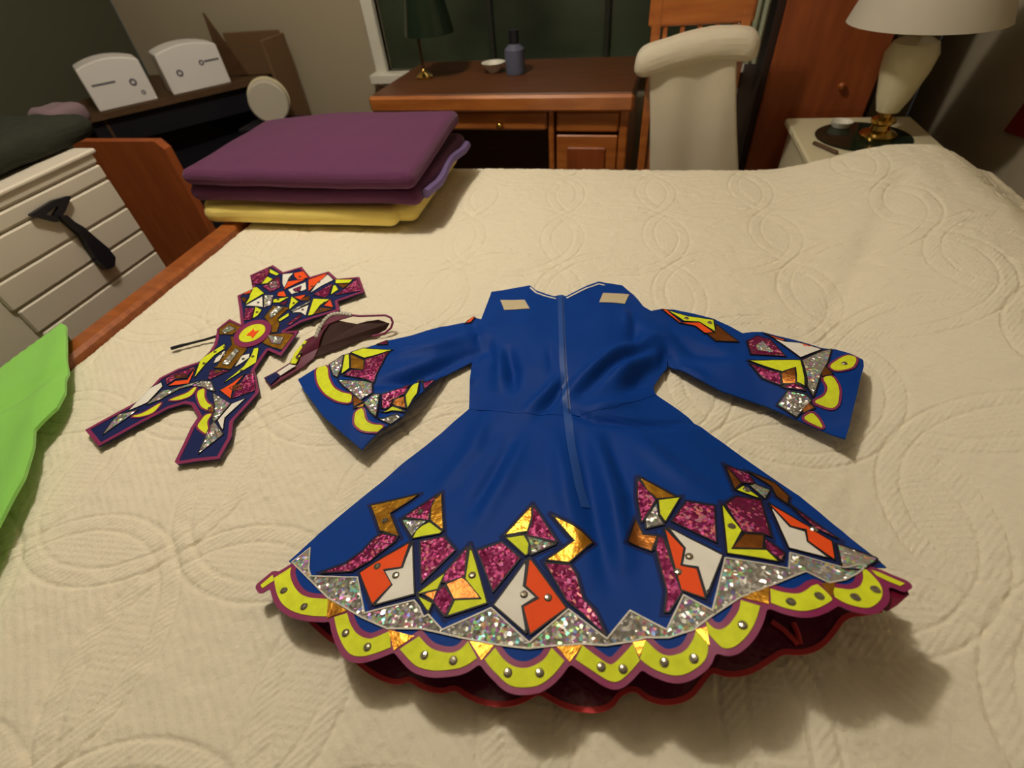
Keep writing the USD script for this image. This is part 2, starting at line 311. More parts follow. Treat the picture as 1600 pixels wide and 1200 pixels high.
def quilt_relief(x, y):
    """stitched lattice of overlapping rings (double lines), waffle quilting inside the petals, puckers between"""
    st, th = 0.252, 0.10
    dx, dy = x - 0.526, y - 0.154
    u, v = dx * math.cos(th) + dy * math.sin(th) + 0.5 * st, -dx * math.sin(th) + dy * math.cos(th) + 0.5 * st
    z = np.zeros_like(x); petal = np.zeros_like(x); core = np.zeros_like(x)
    R1, R2 = st * 0.716, st * 0.612
    for a in range(-5, 10):
        for b in range(-4, 9):
            rr = np.hypot(u - a * st, v - b * st)
            z -= 0.0034 * groove(rr - R1, 0.0021) + 0.0030 * groove(rr - R2, 0.0020); petal += rr < R1; core += rr < R2
    wf = 0.0024 * np.sin(u * np.pi / 0.0085) ** 2 * np.sin(v * np.pi / 0.0085) ** 2
    z += np.where(core >= 2, wf, np.where(petal >= 2, 0.0012 * np.sin((u - v) * np.pi / 0.010) ** 2, 0.0012 * np.sin((u + v) * np.pi / 0.016) ** 2))
    k = meshkit.fbm(np.stack([u * 62, v * 62, u * 0], -1), 3, 11) - 0.5
    k2 = meshkit.fbm(np.stack([(u + 0.4 * v) * 26, v * 9, u * 0], -1), 3, 21) - 0.5
    return 0.80 * z + 0.0042 * k * (1 - 0.5 * (core >= 2)) + 0.0032 * k2
def edge_param(lo, hi, dl, dh, step, r=0.025):
    """positions and drops along one side of the quilt: hanging part, rounded edge, top, rounded edge, hanging part"""
    a = np.linspace(0, np.pi / 2, 6)
    top = np.linspace(lo + r, hi - r, int((hi - lo) / step))
    x = np.r_[np.full(6, lo), lo + r - r * np.sin(a[::-1]), top[1:-1], hi - r + r * np.sin(a), np.full(6, hi)]
    d = np.r_[np.linspace(dl, r * 1.15, 6), r - r * np.cos(a[::-1]), top[1:-1] * 0, r - r * np.cos(a), np.linspace(r * 1.15, dh, 6)]
    return x, d
qx, qdx = edge_param(0.0, 2.05, 0.055, 0.30, 0.0030); qy, qdy = edge_param(-0.16, 1.535, 0.42, 0.36, 0.0030)
QX, QY = np.meshgrid(qx, qy); DD = np.maximum(qdx[None, :], qdy[:, None])
flat = np.clip(1 - DD / 0.02, 0, 1)
QZ = BED + quilt_soft(QX, QY) * flat + quilt_relief(QX, QY) * (0.3 + 0.7 * flat) - DD - 0.0035
ny, nx = QX.shape; I = np.arange(ny * nx).reshape(ny, nx)
F = np.stack([I[:-1, :-1], I[:-1, 1:], I[1:, 1:], I[1:, :-1]], -1).reshape(-1, 4)
obj('quilt', (np.stack([QX, QY, QZ], -1).reshape(-1, 3), F), K['quilt'], None, 'large cream cotton quilt stitched with circles, spread over the whole bed', 'quilt', smooth=True)

# ------------------------------------------------------------------ the dress
h = Height(0.3, 1.85, -0.08, 1.12)
C = '''828,448,.018 876,464,.026 935,441,.018 768,458,.008 990,462,.012 800,478,.026 960,468,.03 876,540,.042 800,560,.032 960,560,.042 736,600,.008 1020,600,.010
740,540,.02 1030,530,.03 738,578,.007 1040,575,.008 733,640,.007 1024,617,.010 885,645,.032 800,640,.026 960,640,.033 660,702,.007 600,752,.007 500,834,.010 452,878,.016 404,918,.026
800,750,.045 900,750,.052 700,800,.036 600,880,.042 1000,750,.055 1100,720,.038 1166,720,.02 1248,776,.03 1316,832,.05 1368,874,.075 1416,914,.092
442,946,.032 490,970,.038 560,1035,.046 680,1056,.055 810,1084,.06 960,1075,.062 1050,1066,.072 1135,1022,.09 1255,965,.105 1355,958,.105 1200,850,.078 1000,900,.06 800,900,.05
700,514,.012 640,526,.009 568,546,.012 492,578,.013 466,594,.013 506,652,.026 558,697,.03 584,682,.03 640,640,.025 700,586,.018 600,600,.034 680,560,.03
1053,485,.013 1142,512,.015 1223,528,.014 1304,547,.026 1348,564,.04 1339,613,.048 1322,687,.034 1287,675,.02 1195,635,.013 1086,591,.013 1150,560,.034 1250,600,.042
300,1000,.02 1600,900,.08 1000,1190,.06 600,450,.01 1200,440,.012 400,600,.012 1450,600,.03 1200,690,.01 640,680,.012'''
h.fit([tuple(map(float, q.split(','))) for q in C.split()])
for line, a, w in [('1022,528 960,560 890,615', .011, .012), ('1028,550 985,570 960,594', .010, .011), ('1024,568 1000,590 970,610', -.010, .012), ('1010,545 950,580 905,622', -.008, .010),
                   ('794,545 802,575 803,605', -.011, .010), ('778,545 780,600', .007, .010), ('762,525 770,560', -.006, .008), ('872,596 850,620 824,642', .008, .009), ('884,600 862,630 838,655', -.006, .007),
                   ('860,545 864,590', -.004, .008), ('886,636 905,650 930,662 1000,664 1090,652', -.009, .007), ('925,640 980,632', .006, .010), ('985,500 992,520 990,545', -.008, .012), ('975,490 984,515', .006, .01),
                   ('800,690 770,750 738,805', -.006, .010), ('820,690 790,760 750,830', .005, .012), ('905,690 925,800 950,930', -.007, .011), ('930,690 955,800 972,900', .007, .011), ('950,690 985,790 992,860', -.006, .010), ('870,690 885,790 900,860', .006, .012),
                   ('990,690 1060,760 1120,800', .006, .016), ('745,650 735,700 690,760', .005, .014), ('588,600 640,590 690,568 752,540', -.020, .014), ('610,552 680,540 745,516', .012, .016), ('640,632 690,606 736,580', .010, .012),
                   ('596,655 604,620', -.006, .010), ('1050,520 1090,545 1150,560', -.006, .012), ('1060,560 1110,590', .006, .012), ('740,500 752,540', -.006, .010), ('1040,540 1045,572', -.010, .010), ('760,640 745,700', .004, .01)]:
    h.fold(px('1', line), 1.35 * a, w)
h.Z = np.maximum(h.Z, 0.0075)
h.Z += 0.0015 * (meshkit.fbm(np.stack([h.X * 30, h.Y * 30, h.X * 0], -1), 3, 8) - 0.5) + 0.010 * (meshkit.fbm(np.stack([h.X * 13, h.Y * 10, h.X * 0 + 3], -1), 2, 18) - 0.5) * np.clip((h.Z - 0.006) / 0.02, 0, 1) * np.clip((h.Y - 0.30) / 0.15, 0.25, 1)

dress = thing('dance_dress', 'royal blue long-sleeved dance dress with neon geometric patches lying on the quilt', 'dress')
BOD = '768,457 800,452 828,447 838,455 852,460 866,464 876,462 885,464 900,456 918,447 935,441 945,443 972,447 990,462 1005,480 1017,487'
BODY = px('1', BOD + ' 1030,500 1040,530 1044,560 1042,576 1032,588 1020,606 1024,617 960,638 885,650 800,646 733,640 734,610 736,580 738,566 744,540 748,518 752,500 762,474')
SKIRT = px('1', '733,640 800,646 885,650 960,638 1024,617 1060,642 1110,680 1166,720 1248,776 1316,832 1368,874 1384,888 1345,888 1320,896 1293,913 1257,898 1208,915 1156,935 1107,967 1082,986 1044,1000 1008,1002 988,1008 946,1012 910,1010 862,1014 826,1018 776,1012 720,1000 658,986 606,986 568,970 514,940 482,908 462,886 452,878 500,834 560,784 602,750 660,702 690,678')
SL = px('1', '752,500 740,497 728,505 688,512 640,526 608,533 568,546 538,556 514,572 492,578 466,594 476,612 506,652 540,682 558,697 566,704 584,684 602,668 614,664 628,654 638,640 652,620 676,600 700,586 736,568 738,566 744,540 748,518')
SR = px('1', '1017,487 1033,484 1053,485 1114,499 1142,512 1160,522 1175,520 1191,520 1223,528 1250,535 1282,545 1304,547 1331,555 1348,564 1349,574 1344,590 1339,613 1335,630 1331,646 1326,668 1320,687 1287,675 1239,655 1195,635 1129,613 1086,591 1044,573 1044,560 1040,530 1030,500')
SCAL = [('1', '430,905 433,926 442,946 460,958 484,964 512,965', '515,938 480,936 464,924 454,902 457,888'),
        ('1', '524,966 528,988 538,1012 550,1026 568,1028 590,1022 612,1013', '610,988 590,997 578,1001 560,994 549,978 544,960'),
        ('1', '626,1016 638,1030 650,1042 664,1047 680,1050 706,1048 726,1044 746,1030', '732,1004 720,1018 704,1023 680,1018 668,1010 656,996'),
        ('1', '758,1032 766,1044 776,1054 792,1070 804,1075 816,1076 832,1075 844,1072 864,1058 882,1034', '862,1014 854,1028 846,1036 826,1046 806,1045 788,1034 774,1014'),
        ('1', '899,1032 926,1050 950,1066 966,1068 984,1052 999,1034', '988,1008 974,1024 958,1040 950,1040 930,1026 910,1010'),
        ('1', '999,1031 1012,1042 1026,1050 1050,1058 1070,1056 1090,1044 1100,1034 1105,1022 1105,1008', '1086,988 1082,1002 1070,1020 1050,1027 1038,1026 1026,1020 1008,1002'),
        ('1', '1104,990 1118,1006 1129,1016 1145,1014 1160,1002 1172,987 1181,968 1186,949', '1156,940 1154,956 1140,976 1132,983 1122,987 1112,983 1102,972'),
        ('1', '1203,944 1226,953 1253,958 1276,953 1296,942 1299,938 1288,926 1275,915', '1266,918 1256,926 1244,931 1221,928 1202,922'),
        ('1', '1302,935 1316,944 1332,949 1345,952 1359,952 1374,940 1377,926 1372,914 1365,906 1356,896 1345,888', '1346,898 1347,906 1343,917 1335,922 1325,924 1312,922 1298,920'),
        ('1', '1359,893 1370,896 1392,906 1411,914', '1404,918 1386,911 1368,902'),
        ('1', '428,900 409,916', '412,921 430,909')]
def smooth_line(p, n=3):
    for _ in range(n):
        q = np.empty((2 * len(p) - 2, 2)); q[0::2] = 0.75 * p[:-1] + 0.25 * p[1:]; q[1::2] = 0.25 * p[:-1] + 0.75 * p[1:]; p = np.vstack([p[:1], q, p[-1:]])
    return p
scal = [shape(h, None, np.vstack([smooth_line(px('1', a)), smooth_line(px('1', b))])) for _, a, b in SCAL]
skirt0 = shape(h, None, SKIRT)
maroon = unary_union([g.buffer(0.0062) for g in scal] ).buffer(0.004).buffer(-0.004)
skirt = skirt0.union(maroon.buffer(-0.001)).buffer(0.002).buffer(-0.002)
bod, sl, sr = shape(h, None, BODY), shape(h, None, SL), shape(h, None, SR)
tris = [shape(h, 'E', '570,290 720,380 565,440'), shape(h, 'E', '1040,530 1240,580 1085,690'), shape(h, 'F', '475,570 660,600 565,715'), shape(h, 'F', '1150,610 1350,600 1250,730'),
        shape(h, 'G', '640,580 740,560 690,690'), shape(h, 'G', '1125,480 1215,460 1235,600'), shape(h, 'H', '250,290 445,215 440,340'), shape(h, 'H', '800,195 900,190 880,290')]
skirt = skirt.union(unary_union([t.buffer(0.002) for t in tris]))
if skirt.geom_type != 'Polygon': skirt = max(skirt.geoms, key=lambda g: g.area)
obj('bodice', sheet(bod, h, 0, 0.002, 0.0055), K['navy'], dress)
obj('skirt', sheet(Polygon(skirt.exterior), h, 0, 0.002, 0.006), K['navy'], dress)
obj('sleeve', sheet(sl, h, 0, 0.002, 0.0055), K['navy'], dress); obj('sleeve', sheet(sr, h, 0, 0.002, 0.0055), K['navy'], dress)
T0 = 0.0021
zipl = LineString(h.trace(px('1', '876,463 878,520 880,570 884,620 887,650 893,700 905,760 915,795'))).buffer(0.0062, cap_style=2)
obj('zip_placket', sheet(zipl, h, T0, 0.001, 0.004), K['zip'], dress)
obj('zip_seam', sheet(LineString(h.trace(px('1', '879,466 881,520 883,570 887,620 890,648'))).buffer(0.001, cap_style=2), h, T0 + 0.0009, 0.0006, 0.003), K['zip_seam'], dress)
obj('waist_seam', sheet(LineString(h.trace(px('1', '735,640 800,646 885,650 960,638 1023,618'))).buffer(0.0012), h, T0, 0.0006, 0.004), K['navy'], dress)
for s in ('829,448 838,456 852,461 868,465', '886,464 900,457 918,448 935,442 944,444'):
    obj('neck_trim', sheet(LineString(h.trace(px('1', s) + [0, 3.5])).buffer(0.0016), h, T0, 0.0015, 0.003), K['white'], dress)
for s in ('210,205 400,203 440,272 240,282', '1010,150 1215,160 1180,235 980,222'):
    obj('velcro_patch', sheet(shape(h, 'N', s), h, T0, 0.0015, 0.005), K['velcro'], dress, 'beige velcro strip on shoulder')

DP = '''gold A 905,210 1270,125 1195,180 1050,270 1120,450 1000,410 975,405 940,300
magenta A 985,430 1110,455 1090,490 900,640 760,720 520,735 700,670 840,570 920,480
magenta A 1165,300 1420,130 1385,180 1360,270 1350,325 1290,315
gold A 1450,120 1465,400 1370,325 1372,230 1402,160
silver A 1145,320 1335,330 1270,390 1220,450 1190,400
lime A 1228,466 1255,410 1300,370 1360,340 1455,412 1440,428
orange A 1205,500 1140,690 1000,710 1065,825 915,980 818,735
white A 1228,500 1240,900 935,985 1072,830 1012,722 1152,698
magenta A 1290,490 1470,455 1555,560 1300,810
magenta B 450,445 432,660 415,670 290,708 262,705 285,630
lime B 478,430 520,560 605,870 300,970 357,850 565,840 438,680
bronze B 292,722 410,672 442,692 555,832 350,838
magenta B 275,738 342,842 280,970 190,855 222,782
lime B 65,798 280,635 222,762 105,792
lime B 68,815 180,872 150,940
bronze B 112,797 218,772 190,848
magenta B 535,465 720,400 862,520 655,778
gold B 748,340 950,120 953,200 920,310
magenta B 968,115 1148,392 915,340 957,250
lime B 755,362 893,342 932,410 923,490 905,498
silver B 918,348 1140,410 950,492 946,420
gold B 1120,190 1340,310 1430,400 1245,552 1075,533 1265,400 1290,385 1240,330
magenta B 1062,560 1248,574 1300,650 1350,840 1440,930 1530,1118 1330,932 1230,850
white B 912,540 887,740 985,825 875,895 910,1100 662,885
orange B 938,522 1222,910 945,1112 890,900 1012,835 909,735
gold C 298,147 578,295 430,308 352,240
magenta C 280,160 418,320 345,438 310,490 278,300
silver C 428,340 438,440 482,508 348,538 342,470
lime C 442,318 608,297 495,486 452,430
bronze C 265,472 320,590 428,602 385,713 207,640
magenta C 440,600 478,620 618,1040 520,1188 492,1188 510,1030 424,700
orange C 490,540 636,695 612,830 738,855 802,1082 618,1018
white C 520,534 938,750 815,1055 750,840 628,822 652,695
magenta C 660,332 873,367 888,646 545,480
lime C 937,352 1088,555 1008,702 1280,708 1372,798 976,733
magenta C 968,350 1050,292 1238,322 1315,605 1250,576 1097,566
bronze C 1015,692 1112,582 1258,592 1248,697
magenta C 1266,622 1418,732 1398,788 1278,702
bronze D 62,48 182,185 136,232
magenta D 70,48 240,112 288,188 192,183
silver D 292,192 408,240 370,306 252,206
lime D 147,240 200,206 346,312
bronze D 242,97 440,182 553,290 543,347 462,290 422,212
orange D 403,347 718,532 770,572 888,642 912,786 703,638 692,550 572,522
white D 412,364 560,530 680,566 696,645 855,768 556,692
magenta D 562,352 935,618 760,536
silver D 932,662 1238,772 1218,800 1120,858 972,850
lime S 548,365 640,332 868,345 650,408
lime S 497,387 530,377 533,488 472,533
gold S 542,378 648,427 643,498 547,488
magenta S 662,417 848,357 770,480 722,598 492,543 548,502 640,507
silver S 372,440 488,387 470,480 440,558 410,540
silver S 452,582 708,607 713,680 620,738 560,682 482,620
silver S 652,760 720,692 768,692 740,868 700,830
arc S 272,487 363,462 370,560 410,640 480,680 558,692 545,763 440,748 340,688 282,600
bronze S 562,702 638,750 572,788
gold S 577,797 650,762 640,790
magenta S 787,798 792,692 950,642 1075,585 960,688 870,738 850,788
bronze S 872,768 892,732 958,712 972,798 900,783
lime S 972,702 1105,585 1058,690 990,816
lime S 792,828 870,788 970,828
silver S 762,880 900,852 928,870 860,926
arc S 577,832 640,792 660,900 720,930 798,932 796,986 642,983 572,930
magenta S 1112,602 1188,582 1196,608 1120,646
orange S 1442,134 1500,75 1512,88 1478,128
magenta S 752,300 826,272 826,300
orange T 68,117 100,123 200,212 330,212 428,282 370,288 300,235 190,213
lime T 108,124 250,168 430,194 443,278 330,207 220,200
bronze T 452,228 606,348 450,343 388,290 440,287
magenta T 672,345 740,308 830,332 940,452 700,438
lime T 682,482 1048,482 1078,665 1022,638 1016,532 920,563
bronze T 912,576 1008,534 1013,648 922,648
magenta T 692,507 898,572 908,657 780,608
magenta T 922,667 1010,648 1083,698 950,679
white T 862,326 940,350 1040,358 1120,380 1200,404 1050,462
orange T 800,292 938,334 928,342 872,325
orange T 1048,358 1145,386 1082,382
silver+ T 735,378 780,346 858,428 745,413
silver T 1062,482 1210,414 1268,404 1240,500 1190,588 1140,738 1100,670
arc T 1247,522 1370,444 1438,454 1450,482 1420,538 1300,562
arc T 1202,602 1280,592 1328,680 1318,798 1270,832 1132,780 1220,740 1248,680
bronze T 1197,562 1230,528 1278,580 1202,598
bronze T 1062,830 1092,773 1146,820 1070,858
silver T 888,800 960,703 1090,732 1126,770 1060,838 1020,886
arc T 1068,890 1130,853 1178,900 1216,974 1100,920'''
BAND = '486,858 484,890 487,902 560,904 571,960 648,940 656,950 663,966 670,962 692,986 768,952 827,1006 888,954 948,1000 984,956 1041,986 1067,932 1112,956 1132,874 1231,891 1233,866 1318,890 1340,884 1350,888 1336,899 1318,908 1293,913 1257,895 1208,915 1156,935 1107,967 1082,986 1044,998 1008,998 988,1004 946,1010 910,1008 862,1011 826,1015 776,1009 720,998 658,984 606,984 568,967 514,936 482,904 458,880'
band = shape(h, '1', BAND)
obj('silver_band', sheet(band, h, T0, 0.0012, 0.005), K['silver'], dress)
obj('silver_cord', sheet(unary_union([band.boundary.buffer(0.0009)]), h, T0 + 0.0006, 0.0016, 0.004), K['silver_cord'], dress)
obj('scallop_trim', sheet(maroon, h, T0, 0.001, 0.004), K['maroon'], dress)
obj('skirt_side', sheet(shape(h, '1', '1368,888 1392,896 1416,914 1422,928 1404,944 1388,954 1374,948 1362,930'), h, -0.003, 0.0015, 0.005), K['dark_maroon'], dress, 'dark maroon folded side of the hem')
allp = []
for row in DP.split('\n'):
    kind, crop, pts = row.split(' ', 2); g = shape(h, crop, pts, kind == 'arc')
    if crop in 'S': g = g.intersection(sl.union(sr).buffer(-0.0005))
    if crop in 'T': g = g.intersection(sr.buffer(-0.0005))
    allp.append((kind, crop, g))
arcs = [g for k, c_, g in allp if k == 'arc']
for g in arcs: obj('scallop_cord', sheet(g.buffer(0.0034).difference(g.buffer(0.0002)).intersection(unary_union([sl, sr])), h, T0 + 0.0004, 0.0014, 0.004), K['maroon'], dress)
core = unary_union([g.buffer(0.005, join_style=2, mitre_limit=1.6) for k, c, g in allp if c in 'ABCD']).difference(band.buffer(0.001)).intersection(skirt)
for g in getattr(core, 'geoms', [core]):
    if g.area > 1e-5: obj('navy_border', sheet(g, h, T0 - 0.0006, 0.0009, 0.005), K['dark_navy'], dress)
core2 = unary_union([g.buffer(0.003, join_style=2, mitre_limit=1.6) for k, c, g in allp if c in 'ST']).intersection(unary_union([sl, sr]))
for g in getattr(core2, 'geoms', [core2]):
    if g.area > 1e-5: obj('navy_border', sheet(g, h, T0 - 0.0006, 0.0009, 0.005), K['dark_navy'], dress)
for kind, crop, g in allp:
    e = g.buffer(0.0016, join_style=1).difference(g.buffer(-0.0002))
    up_ = kind.endswith('+'); kind = {'arc': 'lime'}.get(kind, kind.strip('+'))
    m = sheet(g, h, T0 + (0.0016 if up_ else 0.0006), 0.0012, 0.004)
    if m is not None: obj(kind + '_patch', m, K[kind], dress)
edge = unary_union([g.buffer(0.0015) for k, c, g in allp if k != 'arc']).difference(unary_union([g.buffer(-0.0003) for k, c, g in allp])).intersection(unary_union([skirt, sl, sr]))
obj('patch_cord', sheet(edge, h, T0 + 0.0006, 0.0016, 0.004), K['black'], dress)
for g in scal: obj('lime_scallop', sheet(g, h, T0 + 0.0006, 0.0012, 0.004), K['lime'], dress)
for g in tris: obj('gold_point', sheet(g, h, T0 + 0.0006, 0.0016, 0.004), K['gold'], dress)
gem0 = lathe([(0, 0), (0.0046, 0), (0.0046, 0.0008), (0.003, 0.0024), (0, 0.0028)], 10)
GEMS = '445.6,925 477,950 541.6,991 575.6,1013 664,1025.6 709,1034 794,1053 843.6,1053 939,1044 973,1047 1037,1037 1083,1031 1159,979 1234,943 1278,934 1334,936 1365,924 603,816 658,802 591,887 619.6,901 738.6,901 819,931 856.6,936 1076,872 1142,825 1058,896 1165,768 1269,830 1318,571 1108,507 1072,500'
for x, y in h.trace(px('1', GEMS)):
    e = 0.004; nrm = np.array([-(h(x + e, y) - h(x - e, y)) / (2 * e), -(h(x, y + e) - h(x, y - e)) / (2 * e), 1.0])
    g = gem0.copy(); g.apply_transform(trimesh.geometry.align_vectors([0, 0, 1], nrm / np.linalg.norm(nrm))); g.apply_translation((x, y, float(h(x, y)) + BED + T0 + 0.0016)); obj('rhinestone', g, K['stone'], dress, smooth=False)

# front of the skirt: its scalloped hem lies under the back, lower and nearer
u = Height(0.3, 1.85, -0.12, 1.12, 0.004)
u.fit([tuple(map(float, q.split(','))) for q in '450,940,.006 520,1000,.006 600,1060,.008 690,1080,.01 790,1100,.014 910,1110,.016 1040,1095,.02 1160,1050,.02 1280,1005,.022 1380,960,.03 700,960,.012 900,980,.016 1100,950,.025 1300,900,.03 600,900,.008 1000,1180,.015 400,1100,.006 1400,1100,.02'.split()])
u.Z = np.minimum(u.Z, h(u.X, u.Y) - 0.004); u.Z = np.maximum(u.Z, 0.0035)
USC = '470,940 478,962 500,985 524,1004 535,1003 545,1022 575,1048 600,1062 625,1068 640,1060 660,1074 690,1082 712,1074 730,1088 760,1100 795,1102 820,1094 842,1080 860,1092 890,1107 930,1112 955,1104 968,1084 992,1075 1010,1092 1040,1100 1075,1092 1095,1068 1110,1046 1135,1056 1170,1052 1205,1030 1222,1018 1250,1022 1280,1012 1300,990 1318,962 1360,958 1400,948 1410,925 1290,900 1000,900 700,900 520,900'
def scallops(p):
    """round the bulges, keep the notches"""
    return smooth_line(p, 2)
UL = scallops(px('1', USC)); ug = shape(u, None, UL)
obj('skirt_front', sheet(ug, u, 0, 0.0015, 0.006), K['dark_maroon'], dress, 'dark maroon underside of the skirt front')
rim = LineString(u.trace(UL[:-24])).buffer(0.0026, cap_style=2).intersection(ug.buffer(0.003))
obj('hem_binding', sheet(rim, u, 0.0016, 0.0018, 0.005), K['red'], dress, 'coral red hem binding')
for s in ('1202,974 1222,986 1245,1008', '1236,976 1243,990 1248,1008'):
    obj('hem_binding', tube(np.c_[u.trace(px('1', s)), np.array([0.03, 0.028, 0.026]) + BED], 0.003), K['red'], dress, 'coral red hem binding')
# ------------------------------------------------------------------ cape panel
c = Height(0.1, 0.95, 0.2, 1.05, 0.004)
c.Z[:] = 0.0055 + 0.004 * meshkit.fbm(np.stack([c.X * 9, c.Y * 9, c.X * 0], -1), 2, 4)
cape = thing('appliqued_cape_panel', 'long cut-out panel of neon geometric patches with two tails, left of the dress', 'costume panel')
PO = px('P', '275,170 465,85 550,145 705,98 775,185 930,138 1000,200 1185,183 1228,308 1005,385 1020,462 890,500 700,560 560,640 680,632 535,842 425,795 350,900 310,965')
QO = px('Q', '1490,330 1525,505 1310,745 1295,880 1195,1060 1000,1080 850,1105 825,1085 900,930 960,800 1020,710 960,610 900,600 770,640 560,750 190,955 80,820 260,720 520,580 700,385 850,310 1030,250 1110,170 1150,110 1165,50')
PO2 = px('P', '0,640 0,620 105,535 200,580 185,440 170,340 298,285')
cap = shape(c, None, np.vstack([PO, QO, PO2]))
obj('backing', sheet(cap, c, 0, 0.0022, 0.006), K['dark_navy'], cape)
rimc = cap.difference(cap.buffer(-0.0062)); obj('edge_binding', sheet(rimc, c, 0.0022, 0.0012, 0.004), K['maroon'], cape)
CP = '''magenta P 290,185 440,105 430,160 370,240 300,250
lime P 435,115 518,160 495,172 440,150
lime P 362,245 420,182 468,205 430,235
magenta P 380,268 465,205 518,182 528,268 450,308
silver P 420,240 490,212 508,262 450,283
white P 547,162 638,152 600,190 562,278 545,240
orange P 642,152 718,137 758,188 680,213 645,180
orange P 558,288 590,222 738,203 660,238
white P 592,290 738,228 743,288 622,328
magenta P 635,288 700,262 690,305 652,308
orange P 762,208 918,154 890,190 840,230 762,306
white P 922,164 968,210 870,258 778,318 832,242
magenta P 802,330 958,243 930,328 900,358
lime P 987,207 1128,207 1100,233 987,238
bronze P 1003,247 1098,242 1050,278
magenta P 1112,242 1163,204 1200,298 984,336 1062,286
lime P 987,254 1008,290 948,332 970,254
orange P 217,330 298,284 280,318
lime P 292,278 330,268 392,320 238,412 270,360
bronze P 194,352 248,362 230,398
white P 238,424 378,348 383,436 330,428
silver P 392,333 468,342 450,418 392,438
orange P 512,312 558,303 578,348 502,343
lime P 472,372 598,352 520,398 467,398
magenta P 522,410 583,382 568,418
lime P 622,348 678,390 602,456 602,430
orange P 642,352 738,333 700,378
bronze P 712,362 768,343 768,378 702,383
silver P 612,468 778,383 768,400 640,468
white P 624,480 763,418 738,506 700,480
lime P 802,367 938,372 860,418 800,498 758,508
orange P 942,374 966,438 892,424
bronze P 862,440 966,452 802,498
magenta P 237,447 308,442 284,538 228,546
lime P 322,433 373,460 338,508 298,528
lime P 512,540 598,484 598,510 522,557
magenta P 584,578 698,493 698,520 602,586
gold P 395,520 470,425 600,442 505,530 520,580 500,640 455,650 460,600 430,560
silver P 438,492 500,433 552,442 450,532
gold P 380,735 440,665 560,655 640,662 542,790 470,772
silver P 424,672 556,690 530,748 460,738
gold P 20,622 108,562 200,602 162,640 130,665 22,662
silver P 42,640 100,592 158,620 70,658
gold Q 1180,285 1230,192 1300,110 1290,40 1400,80 1420,150 1290,312 1150,300
silver Q 1218,270 1330,142 1360,162 1270,280
lime Q 988,382 1040,232 1160,152 1238,104 1240,140 1160,192 1080,270
white Q 1148,264 1165,222 1238,158 1248,185 1190,248
white Q 1323,296 1380,202 1448,183 1440,220 1380,263
lime Q 1238,422 1400,290 1460,202 1482,142 1522,134 1500,258 1370,338
magenta Q 1102,400 1120,325 1280,322 1140,388
gold Q 1152,348 1170,318 1240,332
magenta Q 747,392 820,352 1000,292 960,330 930,368 820,400 762,438
bronze Q 822,362 908,352 928,383 840,393
orange Q 772,453 830,412 930,403 998,298 940,433
orange Q 1202,490 1300,432 1408,353 1310,460 1288,556
magenta Q 1332,480 1420,362 1478,344 1496,488 1302,556
bronze Q 1283,470 1360,433 1392,475 1320,493
white Q 442,658 620,472 713,424 722,458 600,588 560,608
silver Q 592,608 720,492 800,482 960,432 1058,408 940,458 860,478 700,568
silver Q 962,450 1050,408 1128,418 1158,498 1110,488 1060,460
silver Q 228,857 310,742 360,692 518,652 430,718
arc Q 772,573 820,552 930,512 990,462 1008,467 960,538 860,572
arc Q 457,708 560,682 690,602 718,592 650,678 540,712
arc Q 1007,530 1020,492 1068,472 1073,492 1070,550 1100,600 1148,620 1110,658 1040,628
silver Q 1142,513 1287,600 1170,738 1132,768 1160,620
silver Q 1147,743 1228,855 1022,1018 1100,830
arc Q 1012,780 1080,692 1138,682 1090,750 1108,830 1090,858 1022,808
white Q 1183,740 1300,602 1412,557 1240,718 1225,816 1210,798
gold Q 1097,664 1140,612 1158,678'''
cps = []
for row in CP.split('\n'):
    kind, crop, pts = row.split(' ', 2); g = shape(c, crop, pts, kind == 'arc').intersection(cap); cps.append((kind, g))
for k, g in cps:
    if k == 'arc': obj('scallop_cord', sheet(g.buffer(0.003).difference(g.buffer(0.0002)).intersection(cap), c, 0.0023, 0.0013, 0.005), K['maroon'], cape)
for i, (kind, g) in enumerate(cps):
    kind = 'lime' if kind == 'arc' else kind
    over = kind in ('silver', 'magenta') and any(k in ('gold', 'white') and o.contains(g.centroid) for k, o in cps if o is not g)
    m = sheet(g, c, 0.0024 + (0.0012 if over else 0), 0.0011, 0.005)
    if m is not None: obj(kind + '_patch', m, K[kind], cape)
bigs = unary_union([g for k, g in cps])
edge = unary_union([g.buffer(0.0013).difference(g.buffer(-0.0002)) for k, g in cps if k != 'arc']).intersection(cap)
obj('patch_cord', sheet(edge, c, 0.0023, 0.0014, 0.005), K['black'], cape)
def ell(crop, cx, cy, a, b, ang, n=28):
    t = np.linspace(0, 2 * np.pi, n, endpoint=False); ca, sa = math.cos(ang), math.sin(ang)
    return ' '.join(f'{cx + a * math.cos(q) * ca - b * math.sin(q) * sa:.1f},{cy + a * math.cos(q) * sa + b * math.sin(q) * ca:.1f}' for q in t)
obj('medallion', sheet(shape(c, 'P', ell('P', 298, 660, 168, 98, -0.45)), c, 0.0034, 0.0014, 0.005), K['maroon'], cape, 'maroon oval medallion')
obj('medallion_center', sheet(shape(c, 'P', ell('P', 298, 660, 118, 62, -0.45)), c, 0.0048, 0.001, 0.005), K['lime'], cape, 'lime oval of the medallion')
obj('medallion_bolt', sheet(shape(c, 'P', '250,682 312,626 318,648 358,640 300,708 288,684'), c, 0.0059, 0.0008, 0.004), K['orange'], cape, 'orange zigzag on the medallion')
gem1 = lathe([(0, 0), (0.0032, 0), (0.0032, 0.0006), (0.002, 0.0018), (0, 0.002)], 8)
CG = [('P', '232,678 365,632 345,400 510,375 640,405 715,460 335,480 865,465 895,400 690,185 790,265 610,200 850,230'), ('Q', '1068,268 1160,170 1205,190 1395,230 1475,210 1380,328 1240,130 1115,640')]
